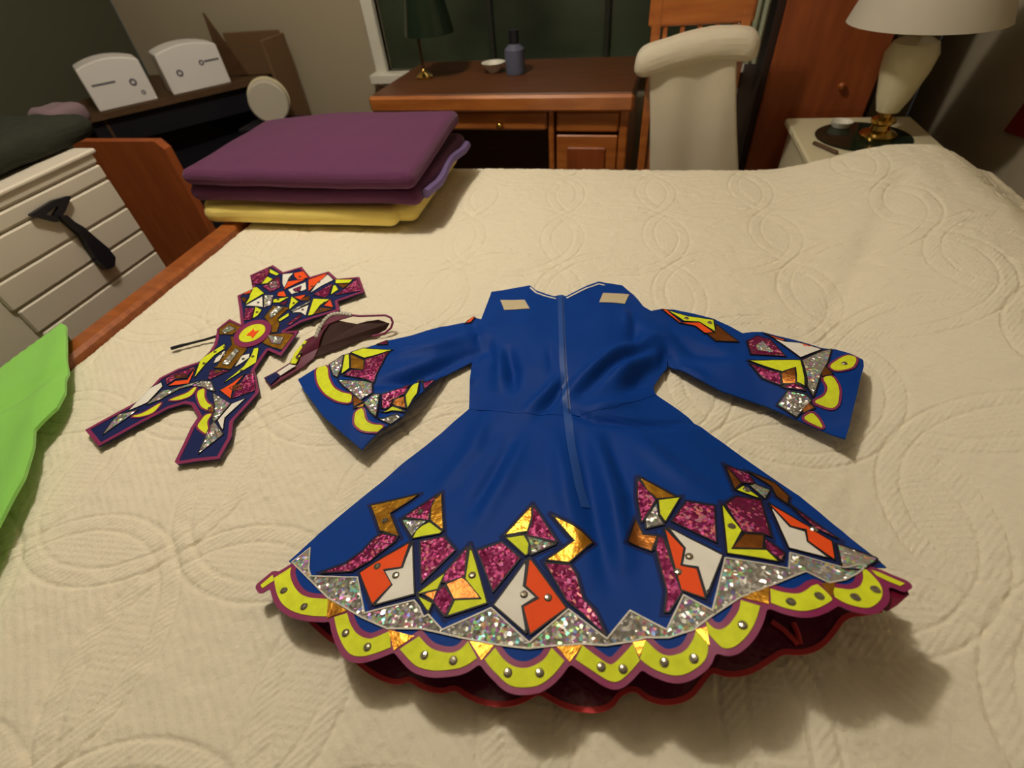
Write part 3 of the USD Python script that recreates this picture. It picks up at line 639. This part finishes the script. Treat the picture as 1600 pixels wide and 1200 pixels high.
for crop, s in CG:
    for x, y in c.trace(px(crop, s)):
        obj('rhinestone', moved(gem1, (x, y, float(c(x, y)) + BED + 0.0036)), K['stone'], cape, smooth=False)
sp = at(px('1', '345,524 322,531 298,537 282,541 268,545'), 0.005)
obj('elastic_strap', tube(sp + [0, 0, 0.001], np.array([0.003, 0.0026, 0.0026, 0.0034, 0.0036])), K['black'], cape, 'black elastic strap')

# ------------------------------------------------------------------ headband / collar
hb = thing('jewelled_headband', 'curved maroon headband with dark lining and stones, between the panel and the dress', 'headband')
def patch3(pts, thick=0.002):
    """a bent cloth piece from (pixel x, pixel y, height) points"""
    pts = np.array(pts, float); w = np.array([at(p[:2], p[2])[0] for p in pts])
    g = trimesh.creation.triangulate_polygon(Polygon(pts[:, :2] * [1, -1]), engine='earcut')
    idx = [int(np.argmin(np.abs(pts[:, :2] * [1, -1] - q).sum(1))) for q in g[0]]
    t = np.array(idx)[g[1]]; n = len(w); a = w[t]; nr = np.cross(a[:, 1] - a[:, 0], a[:, 2] - a[:, 0]); t[nr @ -FWD < 0] = t[nr @ -FWD < 0][:, ::-1]
    dn = np.array([0, 0.0006, -thick]); ring = np.arange(n); nxt = np.roll(ring, -1)
    side = np.vstack([np.c_[ring, nxt, nxt + n], np.c_[ring, nxt + n, ring + n]])
    return trimesh.Trimesh(np.vstack([w, w + dn]), np.vstack([t, t[:, ::-1] + n, side]), process=False)
def P3(s, crop='P'):
    r = [tuple(map(float, q.split(','))) for q in s.split()]; ox, oy, k = CROPS[crop]
    return [(ox + a / k, oy + b / k, z) for a, b, z in r]
obj('lining', patch3(P3('800,850,.004 840,760,.012 850,700,.022 880,620,.032 930,560,.038 1000,535,.040 1080,552,.034 1160,566,.026 1240,545,.026 1340,530,.026 1430,560,.018 1400,610,.008 1290,665,.004 1100,735,.003 950,790,.003'))  , K['lining'], hb, 'dark brown lining')
obj('band', patch3(P3('385,1015,.004 480,965,.006 600,890,.008 650,800,.011 730,700,.016 820,655,.026 850,590,.036 890,530,.041 940,485,.043 1010,478,.043 1110,487,.041 1120,500,.041 1000,535,.0415 930,562,.0395 880,622,.0335 850,700,.024 838,770,.012 800,850,.006 700,930,.005 440,1090,.004')), K['maroon_dark'], hb)
obj('lime_patch', patch3(P3('607,893,.0105 642,802,.0135 728,704,.0185 753,712,.019 708,790,.015 652,897,.0105'), 0.001), K['lime'], hb)
obj('white_patch', patch3(P3('497,970,.0085 598,903,.0105 653,912,.0105 522,996,.0085'), 0.001), K['white'], hb)
obj('navy_patch', patch3(P3('395,1018,.0065 480,970,.0085 514,1000,.0085 440,1072,.0065'), 0.001), K['dark_navy'], hb)
obj('orange_patch', patch3(P3('762,768,.018 800,695,.023 806,720,.022 785,765,.017'), 0.001), K['orange'], hb)
wire = np.array([at(p[:2], p[2])[0] for p in P3('1090,490,.041 1180,500,.04 1290,497,.038 1400,494,.034 1445,515,.03 1460,555,.022 1445,600,.013 1390,645,.006 1290,668,.004')])
t_ = np.linspace(0, 8, 40); wire = np.stack([np.interp(t_, range(9), wire[:, k]) for k in range(3)], 1)
obj('loop', tube(wire, 0.0022), K['maroon'], hb)
for q in P3('822,665,.028 832,640,.030 845,615,.033 855,590,.0365 870,565,.038 886,540,.040 905,520,.042 925,502,.043 948,490,.0435 972,483,.0435 998,480,.0435 1024,480,.0435 1050,482,.043 1076,485,.042 1102,489,.0415'):
    obj('rhinestone', moved(gem0, at(q[:2], q[2] + 0.0008)[0], rx=0.5), K['clear'], hb, smooth=False)
for q in P3('715,745,.0175 692,805,.0155 665,845,.0135'):
    obj('rhinestone', moved(gem1, at(q[:2], q[2] + 0.0005)[0]), K['stone'], hb, smooth=False)

# ------------------------------------------------------------------ folded blankets
def blanket(sx, sy, sz, loc, rz, amp, seed, r=None, edge=0.02):
    m = rounded(sx, sy, sz, r or sz * 0.48, edge); lump(m, amp, 6, seed); return moved(m, loc, rz)
yb = thing('yellow_blanket', 'folded yellow blanket at the bottom of the pile on the far left of the bed', 'blanket')
obj('folded_layer', blanket(0.66, 0.42, 0.052, (0.215, 1.30, BED + 0.040), 0.02, 0.005, 3), K['yellow'], yb)
obj('folded_edge', blanket(0.60, 0.06, 0.052, (0.20, 1.095, BED + 0.036), 0.01, 0.003, 5, 0.024), K['yellow'], yb)
pb = thing('purple_blanket', 'folded plum fleece blanket on top of the yellow one', 'blanket')
obj('lower_fold', blanket(0.69, 0.43, 0.046, (0.235, 1.285, BED + 0.0945), 0.0, 0.005, 7), K['purple'], pb)
up = rounded(0.68, 0.42, 0.042, 0.02, 0.018); v = np.array(up.vertices); v[:, 2] += 0.024 * np.clip(v[:, 1] / 0.3 + 0.6, 0, 1) * (1 - np.clip(-(v[:, 0] + 0.05) / 0.3, 0, 1)); v[:, 2] += 0.016 * np.clip(1 - (v[:, 0] / 0.34) ** 2, 0, 1) * np.clip(1 - (v[:, 1] / 0.21) ** 2, 0, 1) * (v[:, 2] > 0); up.vertices = v
obj('upper_fold', moved(lump(up, 0.007, 5, 9), (0.235, 1.275, BED + 0.138), -0.01), K['purple'], pb)
e = np.stack([np.full(9, 0.585) + 0.004 * np.sin(np.arange(9)), np.linspace(1.10, 1.47, 9), BED + 0.09 + 0.005 * np.cos(np.arange(9) * 1.3)], 1)
obj('binding', tube(e, 0.012), K['lilac'], pb, 'lilac hem along the right edge')

# ------------------------------------------------------------------ green cloth over the foot rail
gc = Height(-0.5, 0.4, -0.2, 0.7, 0.005)
gc.Z = 0.022 + 0.012 * meshkit.fbm(np.stack([gc.X * 8, gc.Y * 8, gc.X * 0], -1), 2, 14)
gc.Z += 0.010 * np.exp(-((gc.X * 0.8 + gc.Y * 0.6 - 0.30) / 0.03) ** 2) - 0.008 * np.exp(-((gc.X * 0.9 - gc.Y * 0.4 + 0.10) / 0.02) ** 2)
drop = np.clip(-0.075 - gc.X, 0, None); gc.Z -= np.minimum(drop * drop * 40 + drop * 0.6, drop * 6)
flatp = at(px('1', '60,505 95,508 113,520 114,560 108,620 97,645 66,682 63,705 50,755 0,862 -60,960'), 0.025)[:, :2]
gp = Polygon(np.vstack([flatp, [[0.36, -0.1], [-0.16, -0.1], [-0.17, 0.30], [-0.165, 0.56]]])).buffer(0.01).buffer(-0.01)
gs = sheet(gp, gc, 0, 0.006, 0.009)
obj('green_cloth', gs, K['green'], None, 'bright lime green cloth draped over the foot rail at the left edge', 'cloth')

# ------------------------------------------------------------------ furniture on the far side
dr = thing('writing_dresser', 'honey-brown wooden vanity desk with a kneehole below the window', 'desk')
DT = BED + 0.13
def D(x0, x1, y0, y1, z0, z1, c=0.004): return moved(cham(x0 - 0.6, x1 - 0.6, y0 - 1.86, y1 - 1.86, z0, z1, c), (0.6, 1.86, 0), -0.05)
obj('top', D(0.10, 1.075, 1.845, 2.36, DT - 0.055, DT, 0.006), K['dresser_top'], dr, 'darker wooden top')
obj('edge_band', D(0.095, 1.08, 1.825, 1.85, DT - 0.055, DT - 0.002, 0.012), K['dresser'], dr)
obj('side_panel', D(0.13, 0.16, 1.86, 2.34, 0, DT - 0.055), K['dresser'], dr); obj('side_panel', D(1.035, 1.065, 1.86, 2.34, 0, DT - 0.055), K['dresser'], dr)
obj('side_panel', D(0.78, 0.80, 1.86, 2.34, 0, DT - 0.055), K['dresser'], dr); obj('back_panel', D(0.14, 1.05, 2.33, 2.345, 0.05, DT - 0.055), K['darkwood'], dr)
obj('apron', D(0.155, 0.335, 1.87, 1.89, DT - 0.13, DT - 0.055), K['dresser'], dr)
d1 = obj('drawer', D(0.345, 0.775, 1.855, 2.25, DT - 0.125, DT - 0.06, 0.008), K['dresser'], dr)
kn = trimesh.creation.icosphere(2, 0.013); obj('knob', moved(kn, (0.60, 1.845, DT - 0.105)), K['brass'], d1, 'small brass drawer knob')
dd = obj('door', D(0.81, 1.032, 1.858, 1.875, 0.06, DT - 0.14, 0.004), K['dresser'], dr); obj('door_panel', D(0.85, 0.992, 1.850, 1.862, 0.10, DT - 0.18, 0.006), K['redwood'], dd)
d2 = obj('drawer', D(0.81, 1.032, 1.858, 2.2, DT - 0.13, DT - 0.062, 0.006), K['dresser'], dr)
# small lamp and things on the dresser
gl = thing('desk_lamp', 'small brass lamp with a black-green shade on the left of the dresser', 'lamp')
b0 = at((664, 121), 0.131)[0]; b0[2] = DT + 0.001
obj('base', moved(lathe([(0, 0), (0.035, 0), (0.035, 0.006), (0.012, 0.02), (0.007, 0.03), (0, 0.03)], 20), b0), K['brass'], gl)
obj('stem', moved(lathe([(0, 0.028), (0.006, 0.028), (0.006, 0.17), (0, 0.17)], 10), b0), K['darkwood'], gl)
obj('shade', moved(lathe([(0.095, 0.145), (0.06, 0.31), (0.057, 0.31), (0.091, 0.145), (0.095, 0.145)], 24), b0 + [0.05, 0, 0]), K['mat_green'], gl)
obj('shade_arm', moved(cham(0.0, 0.09, -0.004, 0.004, 0.164, 0.171, 0.001), b0), K['brass'], gl)
def on_top(p, z=DT): q = at(p, z - BED)[0]; q[2] = z + 0.001; return q
q = on_top((772, 113)); obj('white_bowl', moved(lathe([(0, 0), (0.02, 0), (0.045, 0.03), (0.048, 0.034), (0.040, 0.032), (0.018, 0.006), (0, 0.006)], 20), q), K['trim'], None, 'small white bowl standing on the dresser before the window', 'bowl')
q = on_top((806, 115)); o = thing('bottle', 'dark-capped blue-grey bottle on the dresser beside the white bowl', 'bottle')
obj('bottle_body', moved(lathe([(0, 0), (0.036, 0), (0.038, 0.01), (0.038, 0.08), (0.016, 0.1), (0, 0.1)], 20), q), mat('blue_grey_glass', lin(92, 96, 116), 0.4), o); obj('cap', moved(lathe([(0, 0.099), (0.02, 0.099), (0.02, 0.14), (0, 0.14)], 14), q), K['blackplastic'], o)
# chair under white cloth
ch = thing('draped_chair', 'wooden spindle-back chair hung with an off-white cotton cover', 'chair')
CX0, CX1, CYF = 1.10, 1.40, 1.79
for x in (CX0 + 0.01, CX1 - 0.035):
    obj('back_post', cham(x, x + 0.028, CYF + 0.02, CYF + 0.05, 0, BED + 0.40, 0.004), K['dresser'], ch); obj('front_leg', cham(x, x + 0.028, CYF + 0.37, CYF + 0.40, 0, 0.43, 0.004), K['dresser'], ch)
obj('seat', cham(CX0 + 0.035, CX1 - 0.035, CYF + 0.02, CYF + 0.40, 0.43, 0.46, 0.008), K['dresser'], ch)
obj('top_rail', cham(CX0, CX1, CYF + 0.022, CYF + 0.044, BED + 0.305, BED + 0.42, 0.006), K['dresser'], ch)
for k in range(5):
    x = CX0 + 0.052 + k * 0.05; obj('spindle', cham(x - 0.007, x + 0.007, CYF + 0.027, CYF + 0.041, 0.46, BED + 0.305, 0.003), K['dresser'], ch)
cov = rounded(0.27, 0.02, 0.86, 0.009, 0.02); v = np.array(cov.vertices); dz = 0.40 - v[:, 2]; v[:, 0] = v[:, 0] * (1 + 0.28 * dz + 0.05 * np.cos((v[:, 2] + 0.1) * 7)) + 0.19 * np.minimum(dz, 0.4) - 0.02; v[:, 1] += 0.006 * np.sin(v[:, 0] * 40 + v[:, 2] * 3); cov.vertices = v
obj('cover', moved(cov, (1.262, CYF - 0.012, 0.43)), K['linen'], ch, 'off-white cover hanging down the back')
fl = rounded(0.355, 0.10, 0.085, 0.035, 0.014); v = np.array(fl.vertices); v[:, 2] += 0.018 * np.sin(v[:, 0] * 11 + 0.6) - 0.25 * v[:, 0] ** 2; fl.vertices = v
obj('cover_fold', moved(lump(fl, 0.006, 12, 31), (1.247, CYF + 0.0, BED + 0.245), 0.0), K['linen'], ch, 'thick folded top of the cover')
# armoire
ar = thing('armoire', 'tall dark red-brown wooden armoire behind the nightstand', 'wardrobe')
AX0, AX1, AY0 = 1.50, 1.88, 2.04
obj('carcass', cham(AX0, AX1, AY0, 2.46, 0, 1.95, 0.006), K['shaded_wood'], ar)  # near-black colour paints in the shade on the armoire side
dd = obj('door', cham(AX0 + 0.02, AX1 - 0.02, AY0 - 0.018, AY0 - 0.001, 0.1, 1.9, 0.004), K['redwood'], ar)
obj('knob', moved(trimesh.creation.icosphere(2, 0.012), (AX0 + 0.075 + 0.18, AY0 - 0.03, BED + 0.085)), K['wood'], dd)
# nightstand
nt = thing('nightstand', 'cream painted nightstand at the head of the bed', 'nightstand')
NX0, NX1, NY0, NY1, NZ = 1.60, 1.985, 1.58, 1.97, BED + 0.0
obj('top', cham(NX0, NX1, NY0, NY1, NZ - 0.022, NZ, 0.005), K['cream'], nt)
obj('body', cham(NX0 + 0.02, NX1 - 0.02, NY0 + 0.015, NY1 - 0.01, 0.0, NZ - 0.022, 0.004), K['cream'], nt)
q = at((1345, 214), 0.002)[0]
obj('lamp_mat', moved(lathe([(0, 0), (0.13, 0), (0.135, 0.002), (0.13, 0.004), (0, 0.004)], 40), (1.79, 1.775, NZ + 0.0005)), K['mat_green'], None, 'round dark green mat under the bedside lamp', 'mat')
lp = thing('bedside_lamp', 'table lamp with cream ceramic body, brass foot and wide white shade on the nightstand', 'lamp')
L0 = np.array([1.825, 1.765, NZ + 0.0055])
obj('foot', moved(lathe([(0, 0), (0.05, 0), (0.052, 0.008), (0.045, 0.014), (0.028, 0.022), (0.024, 0.034), (0.034, 0.042), (0.034, 0.05), (0.02, 0.058), (0.018, 0.066), (0.028, 0.072), (0, 0.072)], 32), L0), K['brass'], lp)
obj('body', moved(lathe([(0, 0.072), (0.03, 0.072), (0.045, 0.11), (0.062, 0.18), (0.066, 0.22), (0.055, 0.245), (0.03, 0.258), (0, 0.26)], 36), L0), K['ceramic'], lp)
obj('neck', moved(lathe([(0, 0.258), (0.012, 0.258), (0.012, 0.34), (0, 0.34)], 14), L0), K['brass'], lp)
sh = [(0.188, 0.292), (0.153, 0.40), (0.11, 0.53), (0.106, 0.53), (0.149, 0.398), (0.184, 0.294), (0.188, 0.292)]
obj('shade', moved(lathe(sh, 48), L0), K['shade'], lp)
obj('shade_spider', moved(join([cham(-0.15, 0.15, -0.003, 0.003, 0.40, 0.406, 0.001), cham(-0.003, 0.003, -0.15, 0.15, 0.40, 0.406, 0.001), lathe([(0, 0.335), (0.005, 0.335), (0.005, 0.405), (0, 0.405)], 8)]), L0), K['brass'], lp)
obj('small_dish', moved(lathe([(0, 0), (0.026, 0), (0.034, 0.016), (0.031, 0.016), (0.022, 0.004), (0, 0.004)], 18), (1.745, 1.86, NZ + 0.006)), K['trim'], None, 'small white dish on the dark mat behind the lamp foot', 'dish')
obj('pen', moved(cham(-0.006, 0.006, -0.05, 0.05, 0, 0.01, 0.003), (1.66, 1.67, NZ + 0.0005), 0.5), K['darkwood'], None, 'short brown pen lying on the near side of the nightstand', 'pen')
rp = at_x(px('1', '1567,205 1600,160 1640,110 1700,150 1660,232 1600,216'), XR - 0.01)
rc = trimesh.creation.extrude_polygon(Polygon(rp[:, 1:]), 0.008, engine='earcut'); v = np.array(rc.vertices); rc.vertices = np.c_[v[:, 2] + XR - 0.009, v[:, 0], v[:, 1]]; rc.fix_normals()
obj('red_cloth', rc, K['redcloth'], None, 'dark red cloth hanging on the right wall at the picture edge', 'cloth')

# ------------------------------------------------------------------ left background
BX, BT = -0.30, BED + 0.225
bn = thing('white_bin', 'white plastic drawer unit with moulded grooves beyond the foot of the bed', 'storage bin')
obj('body', cham(BX - 0.36, BX - 0.008, 0.42, 1.035, 0.0, BT - 0.006, 0.012), K['plastic'], bn)
gz = [0.195, 0.155, 0.075, 0.005, -0.065, -0.135, -0.20]; zs = [BT - BED] + gz + [-0.30]
for a, b in zip(zs[:-1], zs[1:]):
    obj('slat', cham(BX - 0.014, BX, 0.60 + 0.1 * (0.225 - a), 1.03, BED + b + 0.0025, BED + a - 0.0025, 0.004), K['plastic'], bn)
obj('rim', cham(BX - 0.365, BX + 0.006, 0.415, 1.04, BT - 0.006, BT + 0.006, 0.004), K['plastic'], bn)
tl = thing('black_scraper', 'black tool with triangular head and thick handle hung on the white bin', 'tool')
def plate(s, X, t):
    g = at_x(px('1', s), X)[:, 1:]; m = trimesh.creation.extrude_polygon(Polygon(g).buffer(0.003), t, engine='earcut'); v = np.array(m.vertices); m.vertices = np.c_[v[:, 2] + X, v[:, 0], v[:, 1]]; m.fix_normals(); return m
obj('head', plate('46,336 62,326 80,315 104,308 96,328 88,340 82,338 92,320 80,322 62,336 76,339 88,342 84,345 64,340', BX + 0.002, 0.01), K['blackplastic'], tl)
obj('handle', plate('88,338 96,338 108,348 122,356 138,370 160,388 171,402 170,414 160,419 148,408 134,388 122,368 104,352', BX + 0.002, 0.018), K['blackplastic'], tl)
def blob(name, p, X, size, m, label, cat, seed, zr=None):
    o = at_x(p, X)[0]; g = lump(rounded(*size, min(size) * 0.45, 0.02), min(size) * 0.16, 14, seed); g.apply_translation((o[0], o[1], 0)); g.apply_translation((0, 0, (BT + 0.006 if zr is None else zr) - g.bounds[0, 2])); return obj(name, g, m, None, label, cat)
blob('dark_bag', (0, 268), -0.50, (0.30, 0.40, 0.06), K['darkfabric'], 'black-green bag heaped on top of the white bin', 'bag', 41)
blob('mauve_cloth', (112, 212), -0.535, (0.11, 0.13, 0.065), K['pink'], 'crumpled mauve cloth on the white bin behind the pale green one', 'cloth', 42)
blob('pale_green_cloth', (130, 234), -0.40, (0.045, 0.05, 0.035), K['palegreen'], 'small pale green cloth at the corner of the white bin', 'cloth', 43)
bp = Polygon([(-0.98, 0.02), (-0.575, 0.02), (-0.575, BED + 0.085), (-0.60, BED + 0.113), (-0.98, BED + 0.115)])
m_ = trimesh.creation.extrude_polygon(bp, 0.035, engine='earcut'); v = np.array(m_.vertices); m_.vertices = np.c_[v[:, 0], 1.50 + v[:, 2], v[:, 1]]; m_.fix_normals(); m_.apply_translation((0, 0, -0.02))
obj('reddish_board', m_, K['redboard'], None, 'plain reddish-brown wooden board standing between the white drawer unit and the blankets', 'board')
g = lump(rounded(0.24, 0.26, 0.42, 0.07, 0.03), 0.02, 8, 51); g.apply_translation((-0.42, 1.70, -g.bounds[0, 2])); obj('navy_bag', g, K['navycloth'], None, 'dark navy cloth bag beside the reddish board', 'bag')
g2 = lump(rounded(0.10, 0.09, 0.06, 0.025, 0.015), 0.008, 14, 52); g2.apply_translation((-0.42, 1.70, g.bounds[1, 2] - g2.bounds[0, 2] + 0.001)); obj('olive_bundle', g2, K['olive'], None, 'olive-yellow bundle on top of the navy bag', 'bundle')
# corner desk
a, b = np.array([-1.19, 1.78]), np.array([-0.69, 2.385]); e = (b - a) / np.linalg.norm(b - a); nn = np.array([-e[1], e[0]])
dk = thing('corner_desk', 'dark brown desk across the far left corner under the white boxes', 'desk')
tp = Polygon([a, b, (-0.72, YF - 0.01), (XL + 0.01, YF - 0.01), (XL + 0.01, 1.84)])
obj('top', prism(tp, BED + 0.075, BED + 0.10), K['darkwood'], dk)
ap = Polygon([a + nn * 0.03, b + nn * 0.03, b + nn * 0.05, a + nn * 0.05]); obj('apron', prism(ap, BED - 0.03, BED + 0.075), K['blackplastic'], dk, 'black apron under the desk edge')
for q in (a + e * 0.06 + nn * 0.06, b - e * 0.06 + nn * 0.06, np.array([XL + 0.08, YF - 0.08])):
    obj('leg', cham(q[0] - 0.025, q[0] + 0.025, q[1] - 0.025, q[1] + 0.025, 0, BED + 0.075), K['darkwood'], dk)
obj('modesty_panel', prism(Polygon([a + nn * 0.16, b + nn * 0.12, b + nn * 0.14, a + nn * 0.18]), 0.02, BED + 0.075), K['blackplastic'], dk, 'black panel below the desk')
ang = math.atan2(e[1], e[0])
def box(t, w, d, hgt, name, label, marks):
    o = a + e * t + nn * 0.02; p = thing(name, label, 'box', 'white boxes on the corner desk')
    m = rounded(w, d, hgt, 0.006, 0.02); v = np.array(m.vertices); top = np.clip(v[:, 2] / (hgt / 2), 0, 1); v[:, 2] += top * 0.022 * (1 - (v[:, 0] / (w / 2)) ** 2); m.vertices = v
    cx = o + e * w / 2 + nn * d / 2; z = BED + 0.1005 + hgt / 2
    obj('carton', moved(m, (cx[0], cx[1], z), ang), K['paper'], p)
    for (x0, x1, z0, z1) in marks:
        if z1 - z0 < 0.1: g = cham(x0 * w - w / 2, x1 * w - w / 2, -d / 2 - 0.001, -d / 2 + 0.001, z0 * hgt - hgt / 2, z1 * hgt - hgt / 2, 0.0003)
        else:
            rr = (z1 - z0) * hgt / 2; g = moved(lathe([(rr * 0.45, -0.001), (rr, -0.001), (rr, 0.001), (rr * 0.45, 0.001), (rr * 0.45, -0.001)], 20), (((x0 + x1) / 2 - 0.5) * w, -d / 2, ((z0 + z1) / 2 - 0.5) * hgt), 0, math.pi / 2)
        obj('printed_mark', moved(g, (cx[0], cx[1], z), ang), K['ink'], p)
box(0.06, 0.235, 0.16, 0.155, 'white_carton', 'white carton with a printed dark line, nearer on the corner desk', [(0.10, 0.48, 0.58, 0.63), (0.68, 0.80, 0.42, 0.60), (0.78, 0.86, 0.18, 0.29)])
box(0.36, 0.26, 0.16, 0.155, 'white_carton', 'white carton with two grey marks, farther on the corner desk beside the brown board', [(0.16, 0.34, 0.40, 0.58), (0.58, 0.72, 0.56, 0.70), (0.70, 0.95, 0.62, 0.67)])
bb = thing('brown_board', 'brown card panel with a dark pointed flap standing behind the corner desk', 'panel')
obj('panel', cham(-0.86, -0.56, 2.40, 2.415, BED + 0.101, BED + 0.275, 0.003), K['card'], bb)
obj('side_panel', cham(-0.56, -0.545, 2.24, 2.42, 0.0, BED + 0.262, 0.003), K['card'], bb)
fl = prism(Polygon([(0, 0), (0.13, 0), (0.02, 0.25)]), -0.006, 0.006); fl.apply_transform(trimesh.transformations.rotation_matrix(math.pi / 2, (1, 0, 0))); obj('flap', moved(fl, (-0.93, 2.395, BED + 0.105)), K['darkwood'], bb, 'dark pointed flap')
obj('black_box', cham(-0.68, -0.43, 2.02, 2.22, 0, BED - 0.03, 0.006), K['blackplastic'], None, 'black box standing at the right end of the corner desk', 'box')
wr = thing('white_roll', 'round white roll with a yellowish rim standing on the black box', 'roll')
cyl = lathe([(0, -0.03), (0.078, -0.03), (0.084, -0.024), (0.084, 0.024), (0.078, 0.03), (0, 0.03)], 36); rim_ = lathe([(0.05, 0.028), (0.078, 0.028), (0.0865, 0.024), (0.0865, 0.010), (0.05, 0.012)], 36)
T = dict(loc=(-0.535, 2.12, BED - 0.03 + 0.085), rx=math.pi / 2, ry=0, rz=0.5)
cyl = moved(cyl, **T); obj('disc', cyl, K['shade'], wr); obj('rim', moved(lathe([(0.06, -0.034), (0.088, -0.034), (0.088, -0.02), (0.06, -0.02)], 36), loc=(-0.535, 2.12, BED - 0.03 + 0.089), rx=math.pi / 2, rz=0.5), K['cream'], wr, 'yellowish rim')
# towel hanging by the armoire
t_ = np.linspace(0, 1, 40); cu = np.c_[1.405 + 0.07 * t_, 2.06 + 0.010 * np.sin(t_ * 19)]
tw = thing('hanging_towel', 'narrow grey-green towel hanging on a hook between the chair and the armoire', 'towel')
obj('towel_cloth', prism(LineString(cu).buffer(0.004), BED + 0.15, BED + 0.95), K['curtain'], tw)
obj('hook_bar', cham(1.40, AX0 - 0.001, 2.068, 2.078, BED + 0.935, BED + 0.95, 0.002), K['brass'], tw)
